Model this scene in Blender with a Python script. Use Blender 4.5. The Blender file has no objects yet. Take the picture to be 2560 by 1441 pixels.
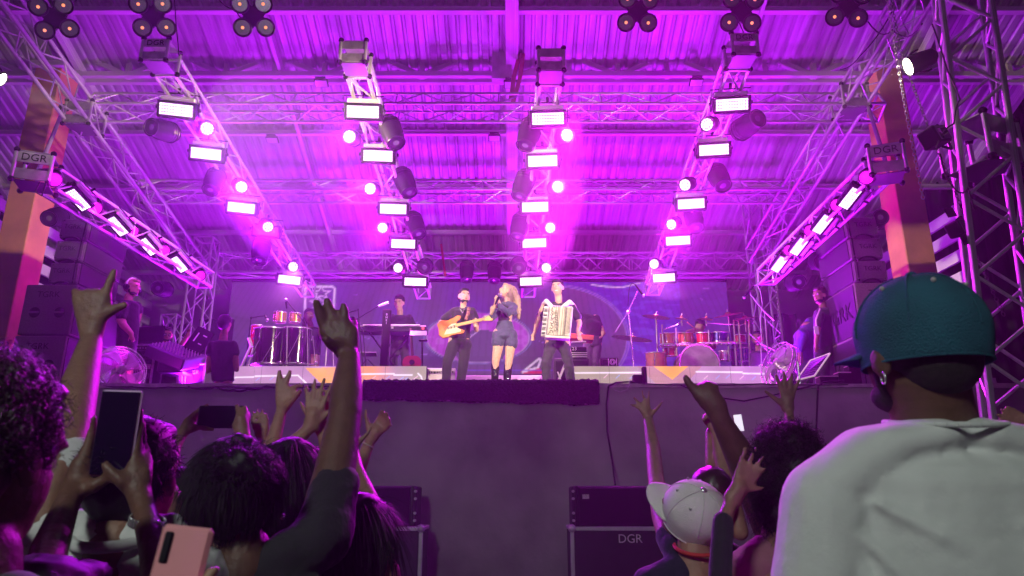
import bpy, math, random
import numpy as np
from mathutils import Vector, Matrix, Quaternion
random.seed(7); rng = np.random.default_rng(7)
SC = bpy.context.scene; COL = SC.collection
# ------------------------------------------------------------ camera, world, exposure
CAMZ = 1.45; FPX = 1775.0; PITCH = math.radians(16.5)
cam = bpy.data.cameras.new('camera'); co = bpy.data.objects.new('camera', cam); COL.objects.link(co)
co.location = (0, 0, CAMZ); co.rotation_euler = (math.pi/2 + PITCH, 0, 0)
cam.sensor_width = 36; cam.lens = FPX/2560*36; cam.clip_start = .05; cam.clip_end = 500
cam.dof.use_dof = True; cam.dof.focus_distance = 10.5; cam.dof.aperture_fstop = 7.5
SC.camera = co
W = bpy.data.worlds.new('World'); SC.world = W; W.use_nodes = True
W.node_tree.nodes['Background'].inputs[0].default_value = (.22, .10, .5, 1)
W.node_tree.nodes['Background'].inputs[1].default_value = .006
SC.view_settings.view_transform = 'Standard'; SC.view_settings.look = 'None'
SC.view_settings.exposure = 0; SC.view_settings.gamma = 1
SC.render.engine = 'CYCLES'
cy = SC.cycles
cy.max_bounces = 4; cy.diffuse_bounces = 2; cy.glossy_bounces = 2; cy.transmission_bounces = 2; cy.volume_bounces = 0
cy.transparent_max_bounces = 6; cy.use_denoising = True; cy.use_light_tree = True
cy.sample_clamp_indirect = 4; cy.sample_clamp_direct = 0; cy.caustics_reflective = False; cy.caustics_refractive = False
FLOOR = CAMZ + 1.46          # top of the stage
CT, ST = math.cos(PITCH), math.sin(PITCH)
def mpp(y, Y): return Y/(FPX*CT - (720.5-y)*ST)          # metres per photo pixel at depth Y
def P(x, y, Y):
    d = 720.5-y; t = mpp(y, Y)
    return Vector(((x-1280)*t, Y, CAMZ + t*(FPX*ST + d*CT)))
# ------------------------------------------------------------ materials
MATS = {}
def mat(name, col, rough=.6, metal=0, var=.0, vscale=8, bump=0, bscale=60, emit=None, estr=0, coat=0, col2=None, stretch=(1,1,1), sheen=0, trans=0, alpha=1, spec=.5, sss=0):
    if name in MATS: return MATS[name]
    m = bpy.data.materials.new(name); m.use_nodes = True; nt = m.node_tree; N = nt.nodes; L = nt.links
    b = N['Principled BSDF']; b.inputs['Base Color'].default_value = (*col, 1)
    b.inputs['Roughness'].default_value = rough; b.inputs['Metallic'].default_value = metal
    b.inputs['Coat Weight'].default_value = coat; b.inputs['Sheen Weight'].default_value = sheen
    b.inputs['Transmission Weight'].default_value = trans; b.inputs['Alpha'].default_value = alpha
    b.inputs['Specular IOR Level'].default_value = spec
    if emit: b.inputs['Emission Color'].default_value = (*emit, 1); b.inputs['Emission Strength'].default_value = estr
    if var or bump or col2:
        tc = N.new('ShaderNodeTexCoord'); mp = N.new('ShaderNodeMapping'); mp.inputs['Scale'].default_value = stretch
        L.new(tc.outputs['Object'], mp.inputs[0])
    if var or col2:
        n = N.new('ShaderNodeTexNoise'); n.inputs['Scale'].default_value = vscale; n.inputs['Detail'].default_value = 5
        L.new(mp.outputs[0], n.inputs['Vector'])
        r = N.new('ShaderNodeValToRGB'); r.color_ramp.elements[0].position = .32; r.color_ramp.elements[1].position = .68
        c2 = col2 if col2 else tuple(c*(1-var) for c in col)
        r.color_ramp.elements[0].color = (*c2, 1); r.color_ramp.elements[1].color = (*[min(1, c*(1+var*.4)) for c in col], 1)
        L.new(n.outputs['Fac'], r.inputs[0]); L.new(r.outputs[0], b.inputs['Base Color'])
        if metal > .5:
            q = N.new('ShaderNodeMapRange'); q.inputs[3].default_value = rough*.7; q.inputs[4].default_value = rough*1.4
            L.new(n.outputs['Fac'], q.inputs[0]); L.new(q.outputs[0], b.inputs['Roughness'])
    if bump:
        n2 = N.new('ShaderNodeTexNoise'); n2.inputs['Scale'].default_value = bscale; n2.inputs['Detail'].default_value = 6
        L.new(mp.outputs[0], n2.inputs['Vector'])
        bp = N.new('ShaderNodeBump'); bp.inputs['Strength'].default_value = bump; bp.inputs['Distance'].default_value = .02
        L.new(n2.outputs['Fac'], bp.inputs['Height']); L.new(bp.outputs[0], b.inputs['Normal'])
    m.cycles.emission_sampling = 'NONE'
    MATS[name] = m; return m
def vcmat(name, strength, rough=.5):
    m = bpy.data.materials.new(name); m.use_nodes = True; nt = m.node_tree; b = nt.nodes['Principled BSDF']
    a = nt.nodes.new('ShaderNodeVertexColor'); a.layer_name = 'Col'
    nt.links.new(a.outputs[0], b.inputs['Emission Color']); b.inputs['Emission Strength'].default_value = strength
    b.inputs['Base Color'].default_value = (.02, .02, .025, 1); b.inputs['Roughness'].default_value = rough
    m.cycles.emission_sampling = 'NONE'; return m
alu = mat('aluminium', (.58,.57,.60), .38, .55, var=.35, vscale=14)
steelp = mat('grey_painted_steel', (.60,.58,.60), .5, 0, var=.25, vscale=5, bump=.1)
black = mat('black_metal', (.007,.006,.010), .6, 0, var=.4, vscale=20, spec=.15)
blackp = mat('black_plastic', (.006,.006,.008), .3, spec=.4)
chrome = mat('chrome', (.85,.85,.88), .26, .8)
rubber = mat('rubber', (.01,.01,.011), .7)
lens_on = mat('lit_lens', (.1,.1,.1), .4, emit=(1,.80,1), estr=4)
lens_gap = mat('lit_reflector', (.1,.1,.1), .4, emit=(.7,.1,1), estr=.22)
lens_mag = mat('magenta_lens', (.1,.02,.1), .3, emit=(.80,.01,.9), estr=1.1)
glass = mat('dark_lens_glass', (.10,.09,.13), .06, 0, coat=1)
whitep = mat('white_plastic', (.72,.72,.72), .45, var=.15)
wood_black = mat('black_box_paint', (.030,.028,.032), .55, var=.3, vscale=30, bump=.5, bscale=220)
redstrap = mat('red_strap', (.45,.03,.03), .7)
# ------------------------------------------------------------ mesh helpers
class MB:
    def __init__(s): s.v = []; s.f = []; s.n = 0
    def add(s, v, f):
        o = s.n; s.v += [tuple(p) for p in v]; s.f += [tuple(i+o for i in q) for q in f]; s.n += len(v); return s
    def box(s, c, d, R=None):
        c = Vector(c); v = []
        for x in (-.5,.5):
            for y in (-.5,.5):
                for z in (-.5,.5):
                    q = Vector((x*d[0], y*d[1], z*d[2]))
                    v.append(c + (R @ q if R else q))
        return s.add(v, [(0,1,3,2),(4,6,7,5),(0,4,5,1),(2,3,7,6),(0,2,6,4),(1,5,7,3)])
    def cbox(s, c, d, b=.01, R=None):                       # box with chamfered edges
        c = Vector(c); hx, hy, hz = d[0]/2, d[1]/2, d[2]/2; v = []; f = []
        def add(q): v.append(c + (R @ Vector(q) if R else Vector(q))); return len(v)-1
        ix = {}
        for sx in (-1,1):
            for sy in (-1,1):
                for sz in (-1,1):
                    ix[sx,sy,sz] = (add((sx*(hx-b), sy*(hy-b), sz*hz)), add((sx*(hx-b), sy*hy, sz*(hz-b))), add((sx*hx, sy*(hy-b), sz*(hz-b))))
        for sz in (-1,1): q = [ix[-1,-1,sz][0], ix[1,-1,sz][0], ix[1,1,sz][0], ix[-1,1,sz][0]]; f.append(q if sz>0 else q[::-1])
        for sy in (-1,1): q = [ix[-1,sy,-1][1], ix[1,sy,-1][1], ix[1,sy,1][1], ix[-1,sy,1][1]]; f.append(q if sy<0 else q[::-1])
        for sx in (-1,1): q = [ix[sx,-1,-1][2], ix[sx,1,-1][2], ix[sx,1,1][2], ix[sx,-1,1][2]]; f.append(q if sx>0 else q[::-1])
        for sx in (-1,1):
            for sy in (-1,1): a, e = ix[sx,sy,-1], ix[sx,sy,1]; f.append([a[1],a[2],e[2],e[1]])
            for sz in (-1,1): a, e = ix[sx,-1,sz], ix[sx,1,sz]; f.append([a[0],a[2],e[2],e[0]])
        for sy in (-1,1):
            for sz in (-1,1): a, e = ix[-1,sy,sz], ix[1,sy,sz]; f.append([a[0],a[1],e[1],e[0]])
        for k in ix.values(): f.append(list(k))
        return s.add(v, f)
    def cyl(s, a, b, r, r2=None, n=10, caps=True):
        a = Vector(a); b = Vector(b); r2 = r if r2 is None else r2; d = (b-a)
        if d.length < 1e-6: return s
        d.normalize(); u = d.orthogonal().normalized(); w = d.cross(u); v = []
        for c, q in ((a, r), (b, r2)):
            for i in range(n):
                t = 2*math.pi*i/n; v.append(c + u*math.cos(t)*q + w*math.sin(t)*q)
        f = [(i, (i+1)%n, n+(i+1)%n, n+i) for i in range(n)]
        if caps: f += [tuple(range(n))[::-1], tuple(range(n, 2*n))]
        return s.add(v, f)
    def tube(s, pts, r, n=6):
        for a, b in zip(pts[:-1], pts[1:]): s.cyl(a, b, r, n=n)
        return s
    def lathe(s, prof, M=None, n=20):                        # prof [(r, z)]
        v = []; f = []
        for r, z in prof:
            for i in range(n):
                t = 2*math.pi*i/n; q = Vector((r*math.cos(t), r*math.sin(t), z)); v.append(M @ q if M else q)
        for k in range(len(prof)-1):
            for i in range(n): f.append((k*n+i, k*n+(i+1)%n, (k+1)*n+(i+1)%n, (k+1)*n+i))
        f.append(tuple(range(n))[::-1]); f.append(tuple(range((len(prof)-1)*n, len(prof)*n)))
        return s.add(v, f)
    def sph(s, c, r, R=None, n=14, m=9):
        c = Vector(c); r = (r, r, r) if not hasattr(r, '__len__') else r; v = []; f = []
        for j in range(1, m):
            ph = math.pi*j/m
            for i in range(n):
                t = 2*math.pi*i/n; q = Vector((r[0]*math.sin(ph)*math.cos(t), r[1]*math.sin(ph)*math.sin(t), r[2]*math.cos(ph)))
                v.append(c + (R @ q if R else q))
        for z in (1, -1): q = Vector((0, 0, r[2]*z)); v.append(c + (R @ q if R else q))
        for j in range(m-2):
            for i in range(n): f.append((j*n+i, j*n+(i+1)%n, (j+1)*n+(i+1)%n, (j+1)*n+i)[::-1])
        a = (m-1)*n
        for i in range(n): f.append((i, a, (i+1)%n)[::-1]); f.append(((m-2)*n+i, (m-2)*n+(i+1)%n, a+1)[::-1])
        return s.add(v, f)
    def torus(s, c, R, r, M=None, n=20, m=6, a0=0, a1=2*math.pi):
        v = []; f = []; full = abs(a1-a0-2*math.pi) < 1e-6; k = n if full else n+1
        for i in range(k):
            t = a0+(a1-a0)*i/n
            for j in range(m):
                p = 2*math.pi*j/m; q = Vector(((R+r*math.cos(p))*math.cos(t), (R+r*math.cos(p))*math.sin(t), r*math.sin(p)))
                v.append(Vector(c) + (M @ q if M else q))
        for i in range(n):
            for j in range(m): f.append((i*m+j, ((i+1)%k)*m+j, ((i+1)%k)*m+(j+1)%m, i*m+(j+1)%m))
        return s.add(v, f)
    def prism(s, poly, z0, z1, M=None):                      # poly in xy
        n = len(poly); v = []
        for z in (z0, z1):
            for x, y in poly: q = Vector((x, y, z)); v.append(M @ q if M else q)
        return s.add(v, [(i, (i+1)%n, n+(i+1)%n, n+i) for i in range(n)] + [tuple(range(n))[::-1], tuple(range(n, 2*n))])
    def mesh(s, name, m, smooth=False, off=None):
        me = bpy.data.meshes.new(name)
        v = s.v if off is None else [(a-off[0], b-off[1], c-off[2]) for a, b, c in s.v]
        me.from_pydata(v, [], s.f); me.update()
        if m: me.materials.append(m)
        if smooth:
            me.shade_smooth() if hasattr(me, 'shade_smooth') else None
            me.set_sharp_from_angle(angle=math.radians(smooth if smooth > 1 else 45))
        return me
    def build(s, name, m, parent=None, smooth=False, world=True, **tags):
        off = wpos(parent) if (parent is not None and world) else None
        o = bpy.data.objects.new(name, s.mesh(name, m, smooth, off)); COL.objects.link(o)
        if parent is not None: o.parent = parent
        tag(o, **tags); return o
def wpos(o):
    p = Vector((0,0,0))
    while o is not None: p += o.location; o = o.parent
    return p
def tag(o, label=None, cat=None, group=None, kind=None):
    if label: o['label'] = label
    if cat: o['category'] = cat
    if group: o['group'] = group
    if kind: o['kind'] = kind
    return o
def thing(name, loc, label, cat, group=None, kind=None):
    o = bpy.data.objects.new(name, None); COL.objects.link(o); o.location = loc; o.empty_display_size = .1
    return tag(o, label, cat, group, kind)
def inst(name, me, parent, loc=(0,0,0), R=None, scale=None, label=None):
    o = bpy.data.objects.new(name, me); COL.objects.link(o); o.parent = parent; o.location = loc
    if R is not None: o.rotation_mode = 'QUATERNION'; o.rotation_quaternion = R
    if scale: o.scale = scale
    if label: o['label'] = label
    return o
def copy_tree(o, M=None, parent=None, label=None, group=None):
    c = o.copy(); COL.objects.link(c)
    if parent is not None: c.parent = parent
    if M is not None: c.matrix_local = M
    if label: c['label'] = label
    if group: c['group'] = group
    for ch in list(o.children): copy_tree(ch, None, c)
    return c
def frame(n, u, loc):                                       # local z = n (facing), local x ~ u
    n = Vector(n).normalized(); u = Vector(u); u = (u - n*u.dot(n)).normalized(); w = n.cross(u)
    M = Matrix((u, w, n)).transposed().to_4x4(); M.translation = Vector(loc); return M
UNIT = {}
def unit_cyl(m, n=8):
    if (m.name, n) not in UNIT: UNIT[m.name, n] = MB().cyl((0,0,0), (0,0,1), 1, n=n).mesh('round_bar', m, True)
    return UNIT[m.name, n]
def unit_box(m):
    if m.name not in UNIT: UNIT[m.name] = MB().cbox((0,0,.5), (2,2,1), .0001).mesh('square_bar', m)
    return UNIT[m.name]
def bar(name, a, b, r, m, parent, n=8, sq=None):
    a = Vector(a); b = Vector(b); d = b-a; q = Vector((0,0,1)).rotation_difference(d.normalized())
    me = unit_box(m) if sq else unit_cyl(m, n)
    return inst(name, me, parent, a - wpos(parent), q, (r, sq or r, d.length))
def text(body, size, M, m, parent, name='lettering', ext=.002, align='CENTER', label=None):
    c = bpy.data.curves.new(name, 'FONT'); c.body = body; c.size = size; c.extrude = ext; c.align_x = align; c.align_y = 'CENTER'
    c.materials.append(m); c.resolution_u = 3; o = bpy.data.objects.new('tmp', c); COL.objects.link(o)
    me = bpy.data.meshes.new_from_object(o.evaluated_get(bpy.context.evaluated_depsgraph_get())); bpy.data.objects.remove(o); bpy.data.curves.remove(c)
    me.name = name
    if not me.materials: me.materials.append(m)
    o = bpy.data.objects.new(name, me); COL.objects.link(o); o.parent = parent
    M = M.copy(); M.translation = M.translation - wpos(parent); o.matrix_local = M; return o
def lamp(name, kind, loc, energy, col, parent=None, size=.1, aim=None, spot=90, blend=.5):
    l = bpy.data.lights.new(name, kind); l.energy = energy; l.color = col
    if kind == 'AREA': l.size = size
    else: l.shadow_soft_size = size
    if kind == 'SPOT': l.spot_size = math.radians(spot); l.spot_blend = blend
    o = bpy.data.objects.new(name, l); COL.objects.link(o)
    if parent is not None: o.parent = parent; loc = Vector(loc) - wpos(parent)
    o.location = loc
    if aim is not None: o.rotation_euler = Vector(aim).to_track_quat('-Z', 'Y').to_euler()
    return o
# ============================================================ SETTING
concrete = mat('stage_plaster', (.50,.47,.47), .85, var=.45, vscale=.9, bump=.6, bscale=7)
MB().box((0,10,-.05), (60,60,.1)).build('ground', mat('trampled_asphalt', (.06,.06,.06), .9, var=.3, bump=.5), kind='structure')
SY = 9.4                                                    # front edge of the stage
mb = MB()
mb.box((-.5, SY+5.5, FLOOR/2-.03), (26, 11, FLOOR-.06))
mb.build('stage', concrete, kind='structure', label='raised concrete stage with stained plaster front wall')
mb = MB()
for i in range(60):                                         # worn rounded lip along the stage edge
    x = -13.2+i*.425; h = random.uniform(.045,.07)
    mb.box((x+.21, SY+.02, FLOOR-.03), (.424, .1+random.uniform(0,.012), h))
mb.build('stage_lip', mat('worn_white_plaster', (.62,.58,.58), .8, var=.5, vscale=4, bump=.6, bscale=20), kind='structure')
mb = MB().box((-.5, SY+5.55, FLOOR-.005), (26, 10.95, .006)); mb.build('stage_floor', mat('stage_boards', (.10,.09,.10), .5, var=.4, vscale=2), kind='structure')
# back wall
wallm = mat('painted_back_wall', (.42,.41,.42), .85, var=.2, vscale=.8, bump=.2, bscale=5)
bw = MB().box((-.8, 19.4, 4), (24.5, .2, 8)).build('back_wall', wallm, kind='structure')
# ---- roof: plane z = ZR - .39 (Y-12)
ZR = CAMZ + 8.37 + .12
def rz(Y): return ZR - .39*(Y-12)
roofm = mat('zinc_roof_sheet', (.46,.46,.48), .48, .25, var=.38, vscale=1.6, stretch=(5,.35,1), bump=.12, bscale=7)
roof = thing('roof', (-.8, 12, rz(12)), 'big sloping corrugated metal roof over the whole stage', 'roof')
PUR = [7.9, 9.5, 11.2, 12.4, 13.9, 15.4, 16.9, 18.4, 19.8]
SL = math.atan(.39); sw = 1.03
sheets = {}
for k in range(len(PUR)-1):
    L = (PUR[k+1]-PUR[k])/math.cos(SL) + .12
    prof = []; nr = 5
    for i in range(nr):
        x = i*sw/nr
        prof += [(x, 0), (x+.10, 0), (x+.125, .038), (x+.165, .038), (x+.19, 0)]
    prof.append((sw, 0)); v = []; f = []
    for j, yy in enumerate((0, -L)):
        for x, z in prof: v.append((x, yy, z))
    n = len(prof); f = [(i, i+1, n+i+1, n+i) for i in range(n-1)]
    me = MB().add(v, f).mesh('roof_sheet', roofm); sheets[k] = me
    for c in range(22):
        X = -12.1 + c*sw
        o = inst('roof_sheet', me, roof, Vector((X, PUR[k]-.06, rz(PUR[k]-.06)+.006*(c%2)+.012*(k%2))) - roof.location)
        o.rotation_euler = (-SL, 0, 0); o.scale = (1, -1, 1)
        o.rotation_euler = (-SL, 0, random.uniform(-.0006,.0006))
for i, Y in enumerate(PUR[1:-1]):
    if i == 2: continue
    z = rz(Y)-.10
    a = Vector((-12.0, Y, z)); b = Vector((10.4, Y, z))
    bar('purlin', a, b, .035, steelp, roof, sq=.075)
    bar('purlin_flange', a+Vector((0,-.05,-.07)), b+Vector((0,-.05,-.07)), .008, steelp, roof, sq=.05)
for X, r in ((0.0,.12), (-4.6,.035), (-8.6,.05), (4.6,.035), (8.0,.05)):
    a = Vector((X, 8.2, rz(8.2)-.17)); b = Vector((X, 19.6, rz(19.6)-.17))
    bar('rafter', a, b, r, steelp, roof, sq=.09)
for X in (-12.05, 10.5): bar('eave_board', (X, 7.9, rz(7.9)-.05), (X, 19.9, rz(19.9)-.05), .05, steelp, roof, sq=.16)
# ---- great girder under the roof at Y = 12
g = thing('steel_girder', (-.8, 12.4, rz(12.4)-1), 'wide painted steel lattice girder crossing under the roof at the front', 'girder')
zt, zb = P(1280,135,12.4).z, P(1280,196,12.4).z
for dy in (-.12, .12):
    bar('chord', (-12,12.4+dy,zt), (10.4,12.4+dy,zt), .035, steelp, g, sq=.05)
    bar('chord', (-12,12.4+dy,zb), (10.4,12.4+dy,zb), .05, steelp, g, sq=.05)
x = -11.6; k = 0
while x < 10:
    bar('post', (x,12.4,zb), (x,12.4,zt), .045, steelp, g, sq=.045)
    x2 = x+.98
    if k % 2: bar('diagonal', (x,12.4,zt-.03), (x2,12.4,zb+.03), .05, steelp, g, sq=.05)
    else: bar('diagonal', (x,12.4,zb+.03), (x2,12.4,zt-.03), .05, steelp, g, sq=.05)
    x = x2; k += 1
MB().cbox(P(1255,165,12.2), (.40,.14,.66), .01).build('gusset_box', steelp, g)
# ---- orange pillars
orange = mat('orange_paint', (.55,.24,.10), .7, var=.22, vscale=2.2, bump=.15, bscale=14)
def pillar(X, lab, Y=12.0, w=.5, z1=None, m=orange):
    z1 = z1 or P(1280,190,12).z
    t = thing('concrete_pillar', (X, Y, 0), lab, 'pillar', 'pillars carrying the roof')
    MB().cbox((X,Y,z1/2), (w,.55,z1), .015).build('shaft', m, t)
    MB().cbox((X,Y,z1+.06), (w+.16,.7,.12), .01).build('cap_plate', steelp, t)
    return t
pillar(P(100,400,12).x, 'orange painted concrete pillar behind the left speaker stack')
pillar(P(2238,400,12).x, 'orange painted concrete pillar behind the right speaker stack')
pillar(P(2100,440,17.6).x, 'narrow dark orange pillar far back on the right, beside the sloping truss', 17.6, .42, P(2100,360,17.6).z)
# louvre slats at the sides, beyond the pillars
for side, X, ys in ((-1, -10.2, ((368,),)), (1, 8.7, ())): pass
def rail_set(X, zs, lab, Y0=12.6, Y1=19):
    t = thing('louvre_wall', (X, (Y0+Y1)/2, 3), lab, 'louvre')
    for z in zs: bar('slat', (X, Y0, z), (X, Y1, z), .03, mat('white_slat_paint', (.72,.70,.72), .5), t, sq=.11)
    for Y in (Y0+.3, (Y0+Y1)/2, Y1-.3): bar('louvre_post', (X+(.08 if X<0 else -.08)*-1, Y, 2.9), (X+(.08 if X<0 else -.08)*-1, Y, max(zs)+.2), .04, steelp, t, sq=.04)
rail_set(-10.0, [3.6+.42*i for i in range(9)], 'open wall of pale horizontal slats behind the left orange pillar')
rail_set(8.6, [3.4+.42*i for i in range(9)], 'open wall of pale horizontal slats behind the right orange pillar')
# ============================================================ TRUSSES
def truss(label, a, b, w=.3, h=None, bays=None, up=(0,0,1), r=.026, rb=.012, name='aluminium_truss', group=None, m=alu, cat='truss'):
    a = Vector(a); b = Vector(b); h = h or w; d = b-a; L = d.length; d.normalize(); up = Vector(up)
    s = d.cross(up).normalized(); u = s.cross(d).normalized()
    t = thing(name, a, label, cat, group)
    cs = [(s*w/2+u*h/2), (s*w/2-u*h/2), (-s*w/2-u*h/2), (-s*w/2+u*h/2)]
    for c in cs: bar('chord', a+c, b+c, r, m, t)
    bays = bays or max(3, round(L/(.42)))
    for fi in range(4):
        c0, c1 = cs[fi], cs[(fi+1)%4]
        for k in range(bays):
            p, q = a+d*L*k/bays, a+d*L*(k+1)/bays
            if k % 2: bar('brace', p+c0, q+c1, rb, m, t, 6)
            else: bar('brace', p+c1, q+c0, rb, m, t, 6)
            if k % 4 == 0 and fi in (0, 2): bar('brace', p+c0, p+c1, rb, m, t, 6)
    for e in (a, b):
        for fi in range(4): bar('end_rail', e+cs[fi], e+cs[(fi+1)%4], r*.8, m, t, 6)
    return t
def block(label, c, s=.34, dgr=True, rot=0, face=(0,-1,0)):
    t = thing('corner_block', c, label, 'truss block', 'square truss corner blocks')
    c = Vector(c); R = Matrix.Rotation(rot, 3, 'Z')
    pl = mat('brushed_plate', (.36,.35,.36), .45, .5, var=.3, vscale=9)
    for q in ((0,-s/2,s*.27),(0,-s/2,-s*.29)): MB().cbox(c+R@Vector(q), (s*.94,.012,s*.36), .003, R).build('side_plate', pl, t)
    MB().cbox(c+R@Vector((0,0,-s/2)), (s*.94,s*.94,.012), .003, R).build('bottom_plate', mat('dull_plate', (.10,.10,.11), .6, .3), t)
    MB().cbox(c+R@Vector((0,0,s/2)), (s*.94,s*.94,.012), .003, R).build('top_plate', pl, t)
    if 'cpl' not in UNIT: UNIT['cpl'] = MB().sph((0,0,0), .036, n=8, m=6).mesh('corner_coupler', black, 60)
    for x in (-1,1):
        for y in (-1,1):
            bar('corner_tube', c+R@Vector((x*s/2,y*s/2,-s/2)), c+R@Vector((x*s/2,y*s/2,s/2)), .022, alu, t)
            for z in (-1,1): inst('corner_coupler', UNIT['cpl'], t, R@Vector((x*s/2,y*s/2,z*s/2)))
    if dgr:
        M = (R.to_4x4() @ Matrix.Rotation(math.pi/2, 4, 'X')); M.translation = c + R@Vector((0, -s/2-.009, s*.27))
        text('DGR', s*.34, M, black, t)
    return t
G = 'aluminium trusses of the lighting rig'
# inner light rows: first/last lamp pixels
ROWS = {'B': ((440,275),(723,700)), 'C': ((907,280),(1038,705)), 'D': ((1370,297),(1327,704)), 'E': ((1830,262),(1660,695))}
RN = {'A': 'far left low truss', 'B': 'left roof truss', 'C': 'left centre roof truss', 'D': 'right centre roof truss', 'E': 'right roof truss', 'F': 'far right low truss'}
for k, (f0, f1) in ROWS.items():
    a = P(*f0, 8.5); b = P(*f1, 13.6); up = Vector((0,0,.36)); d = (b-a)/5.1
    s = truss('sloping box truss, %s, hung with lamps' % RN[k].replace(' truss',''), a+up-d*.35, b+up+d*1.3, .27, group=G)
    block('front corner block ending the %s' % RN[k], a+up-d*.55, .32, k in 'BE')
# low side rows
for k, f0, f1, side in (('A', (195,500), (447,660), -1), ('F', (2123,497), (1948,662), 1)):
    a = P(*f0, 8.5); b = P(*f1, 11.1); d = (b-a)/2.6; o = Vector((side*.16, 0, .20)); K = P(*((92,432) if side<0 else (2212,412)), 7.9); o = K-(a-d*.6)
    truss('low level box truss along the %s side above the speaker stack' % ('left' if side<0 else 'right'), a+o-d*.4, b+o+d*1.2, .27, group=G)
    block('plated corner block at the near end of the %s' % RN[k], K, .38, True, rot=side*-.35)
# upper side trusses
for pts, lab in (((P(25,40,8.6), P(500,690,14.7)), 'left'), ((P(2276,7,8.6), P(1890,640,14.5)), 'right')):
    a, b = pts; d = (b-a).normalized()
    truss('long square truss sloping down the %s edge of the rig' % lab, a-d*1.2, b, .36, group=G, r=.03, up=(0,.3,1))
    q = a+d*(b-a).length*.30
    block('joint block in the middle of the %s sloping truss' % lab, q, .42, False)
# transverse
def level(px0, px1, y, Y):
    p, q = P(px0, y, Y), P(px1, y, Y); q.z = p.z; return p, q
a, b = level(235, 2195, 270, 10.6); truss('front cross truss spanning the rig under the girder', a, b, .34, .34, group=G, up=(0,.6,1))
a, b = level(350, 2010, 480, 12.7); truss('middle cross truss spanning the rig', a, b, .32, .30, group=G, up=(0,.6,1))
a, b = level(548, 1885, 663, 15.0); truss('rear cross truss carrying the video wall', a, b, .36, .46, group=G, bays=26)
# towers
for (x0,y0),(x1,y1),Y,lab in (((515,600),(462,1050),14.6,'rear left'), ((1893,500),(1935,1050),14.4,'rear right')):
    a, b = P(x0,y0,Y), P(x1,y1,Y); a = Vector(((a.x+b.x)/2, Y, a.z)); b = Vector((a.x, Y, FLOOR))
    truss('upright tower truss at the %s corner of the stage' % lab, b, a, .40, group=G, up=(0,1,0))
for X, Y, lab in ((P(430,800,16).x,16,'left'), (P(1975,800,16.5).x,16.5,'right')):
    truss('dim tower truss before the back wall on the %s' % lab, (X,Y,FLOOR), (X,Y,FLOOR+2.6), .34, up=(0,1,0), group=G)
TY = 5.5
t0, t1 = P(2395,-60,TY+.2), P(2525,905,TY); dv = (t0-t1)
base = t1 - dv*(t1.z/dv.z)
truss('big near square tower truss leaning at the right edge', base, t0, .38, .38, bays=18, up=(.45,1,0), r=.028, rb=.016, group=G)
block('splice collar halfway up the near right tower truss', P(2450,372,TY+.1), .42, False, .4)
# diagonal brace tubes from blocks to trusses
for p, q, lab in ((P(160,270,11), P(95,430,8.4), 'left'), (P(2160,235,10.8), P(2212,400,8.4), 'right')):
    t = thing('hanger_pole', q, 'slanted tube hanging the %s low truss from the truss above' % lab, 'pole', 'hanger tubes')
    bar('tube', p, q, .03, alu, t); MB().cyl(p-Vector((.06,0,0)), p+Vector((.06,0,0)), .06).build('clamp', black, t)
# ============================================================ FIXTURES (built once at the origin, facing +z)
def proto(name): 
    o = bpy.data.objects.new(name, None); COL.objects.link(o); return o
def make_bar(lens, gap):
    r = proto('led_bar_light')
    MB().cbox((0,0,-.075), (.50,.235,.13), .012).build('housing', black, r)
    b = MB().box((0,0,-.006), (.435,.165,.006)); b.build('reflector_board', gap, r)
    d = MB()
    for i in range(12):
        for j in range(4):
            x, y = (i-5.5)*.0355, (j-1.5)*.040
            d.add([(x+.0140*math.cos(a*math.pi/4), y+.0155*math.sin(a*math.pi/4), .002) for a in range(8)], [tuple(range(8))])
    d.build('lens_rows', lens, r)
    MB().cbox((0,.155,-.10), (.44,.06,.10), .01).build('driver_case', mat('grey_case_plate', (.5,.5,.52), .4, .5), r)
    y = MB(); y.box((-.265,.03,-.10), (.012,.20,.03)); y.box((.265,.03,-.10), (.012,.20,.03)); y.box((0,.225,-.10), (.54,.012,.03)); y.cyl((0,.225,-.10), (0,.30,-.10), .02)
    y.build('yoke', black, r)
    MB().cyl((-.29,.03,-.10),(-.26,.03,-.10), .025).cyl((.26,.03,-.10),(.29,.03,-.10), .025).build('knob', rubber, r)
    return r
def make_head(kind):                                        # local z: beam direction of the head
    r = proto('moving_head_light' if kind != 'beam' else 'beam_moving_head')
    big = 1.25 if kind == 'beam' else 1
    sh = [(.03,-.30),(.09,-.29),(.125,-.22),(.135,-.10),(.128,-.02),(.118,.0),(.105,-.012)]
    if kind == 'beam': sh = [(.05,-.36),(.12,-.34),(.15,-.24),(.15,-.06),(.125,.06),(.125,.11),(.105,.10)]
    MB().lathe(sh, n=20).build('head_shell', black, r, smooth=40)
    f = MB()
    for i in range(3): f.torus((0,0,-.27+.045*i), .118*big, .008, n=20)
    f.build('cooling_ribs', blackp, r)
    MB().torus((0,0,.0 if kind != 'beam' else .105), .112 if kind != 'beam' else .118, .012, n=24).build('front_ring', blackp, r, smooth=60)
    if kind == 'beam':
        MB().sph((0,0,.055), (.105,.105,.05), n=20, m=10).build('lens', glass, r, smooth=60)
    else:
        ln, gp = (lens_on, lens_gap) if kind == 'lit' else (lens_mag, lens_mag)
        MB().cyl((0,0,-.03),(0,0,-.008), .104, n=24).build('reflector_plate', gp, r)
        d = MB()
        for rr, nn in ((0,1),(.042,6),(.082,12)):
            for i in range(nn):
                a = 2*math.pi*i/nn; d.cyl((rr*math.cos(a),rr*math.sin(a),-.008),(rr*math.cos(a),rr*math.sin(a),.002),  .0145, .0135, n=8)
        d.build('lens_cells', ln, r)
    return r
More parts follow.
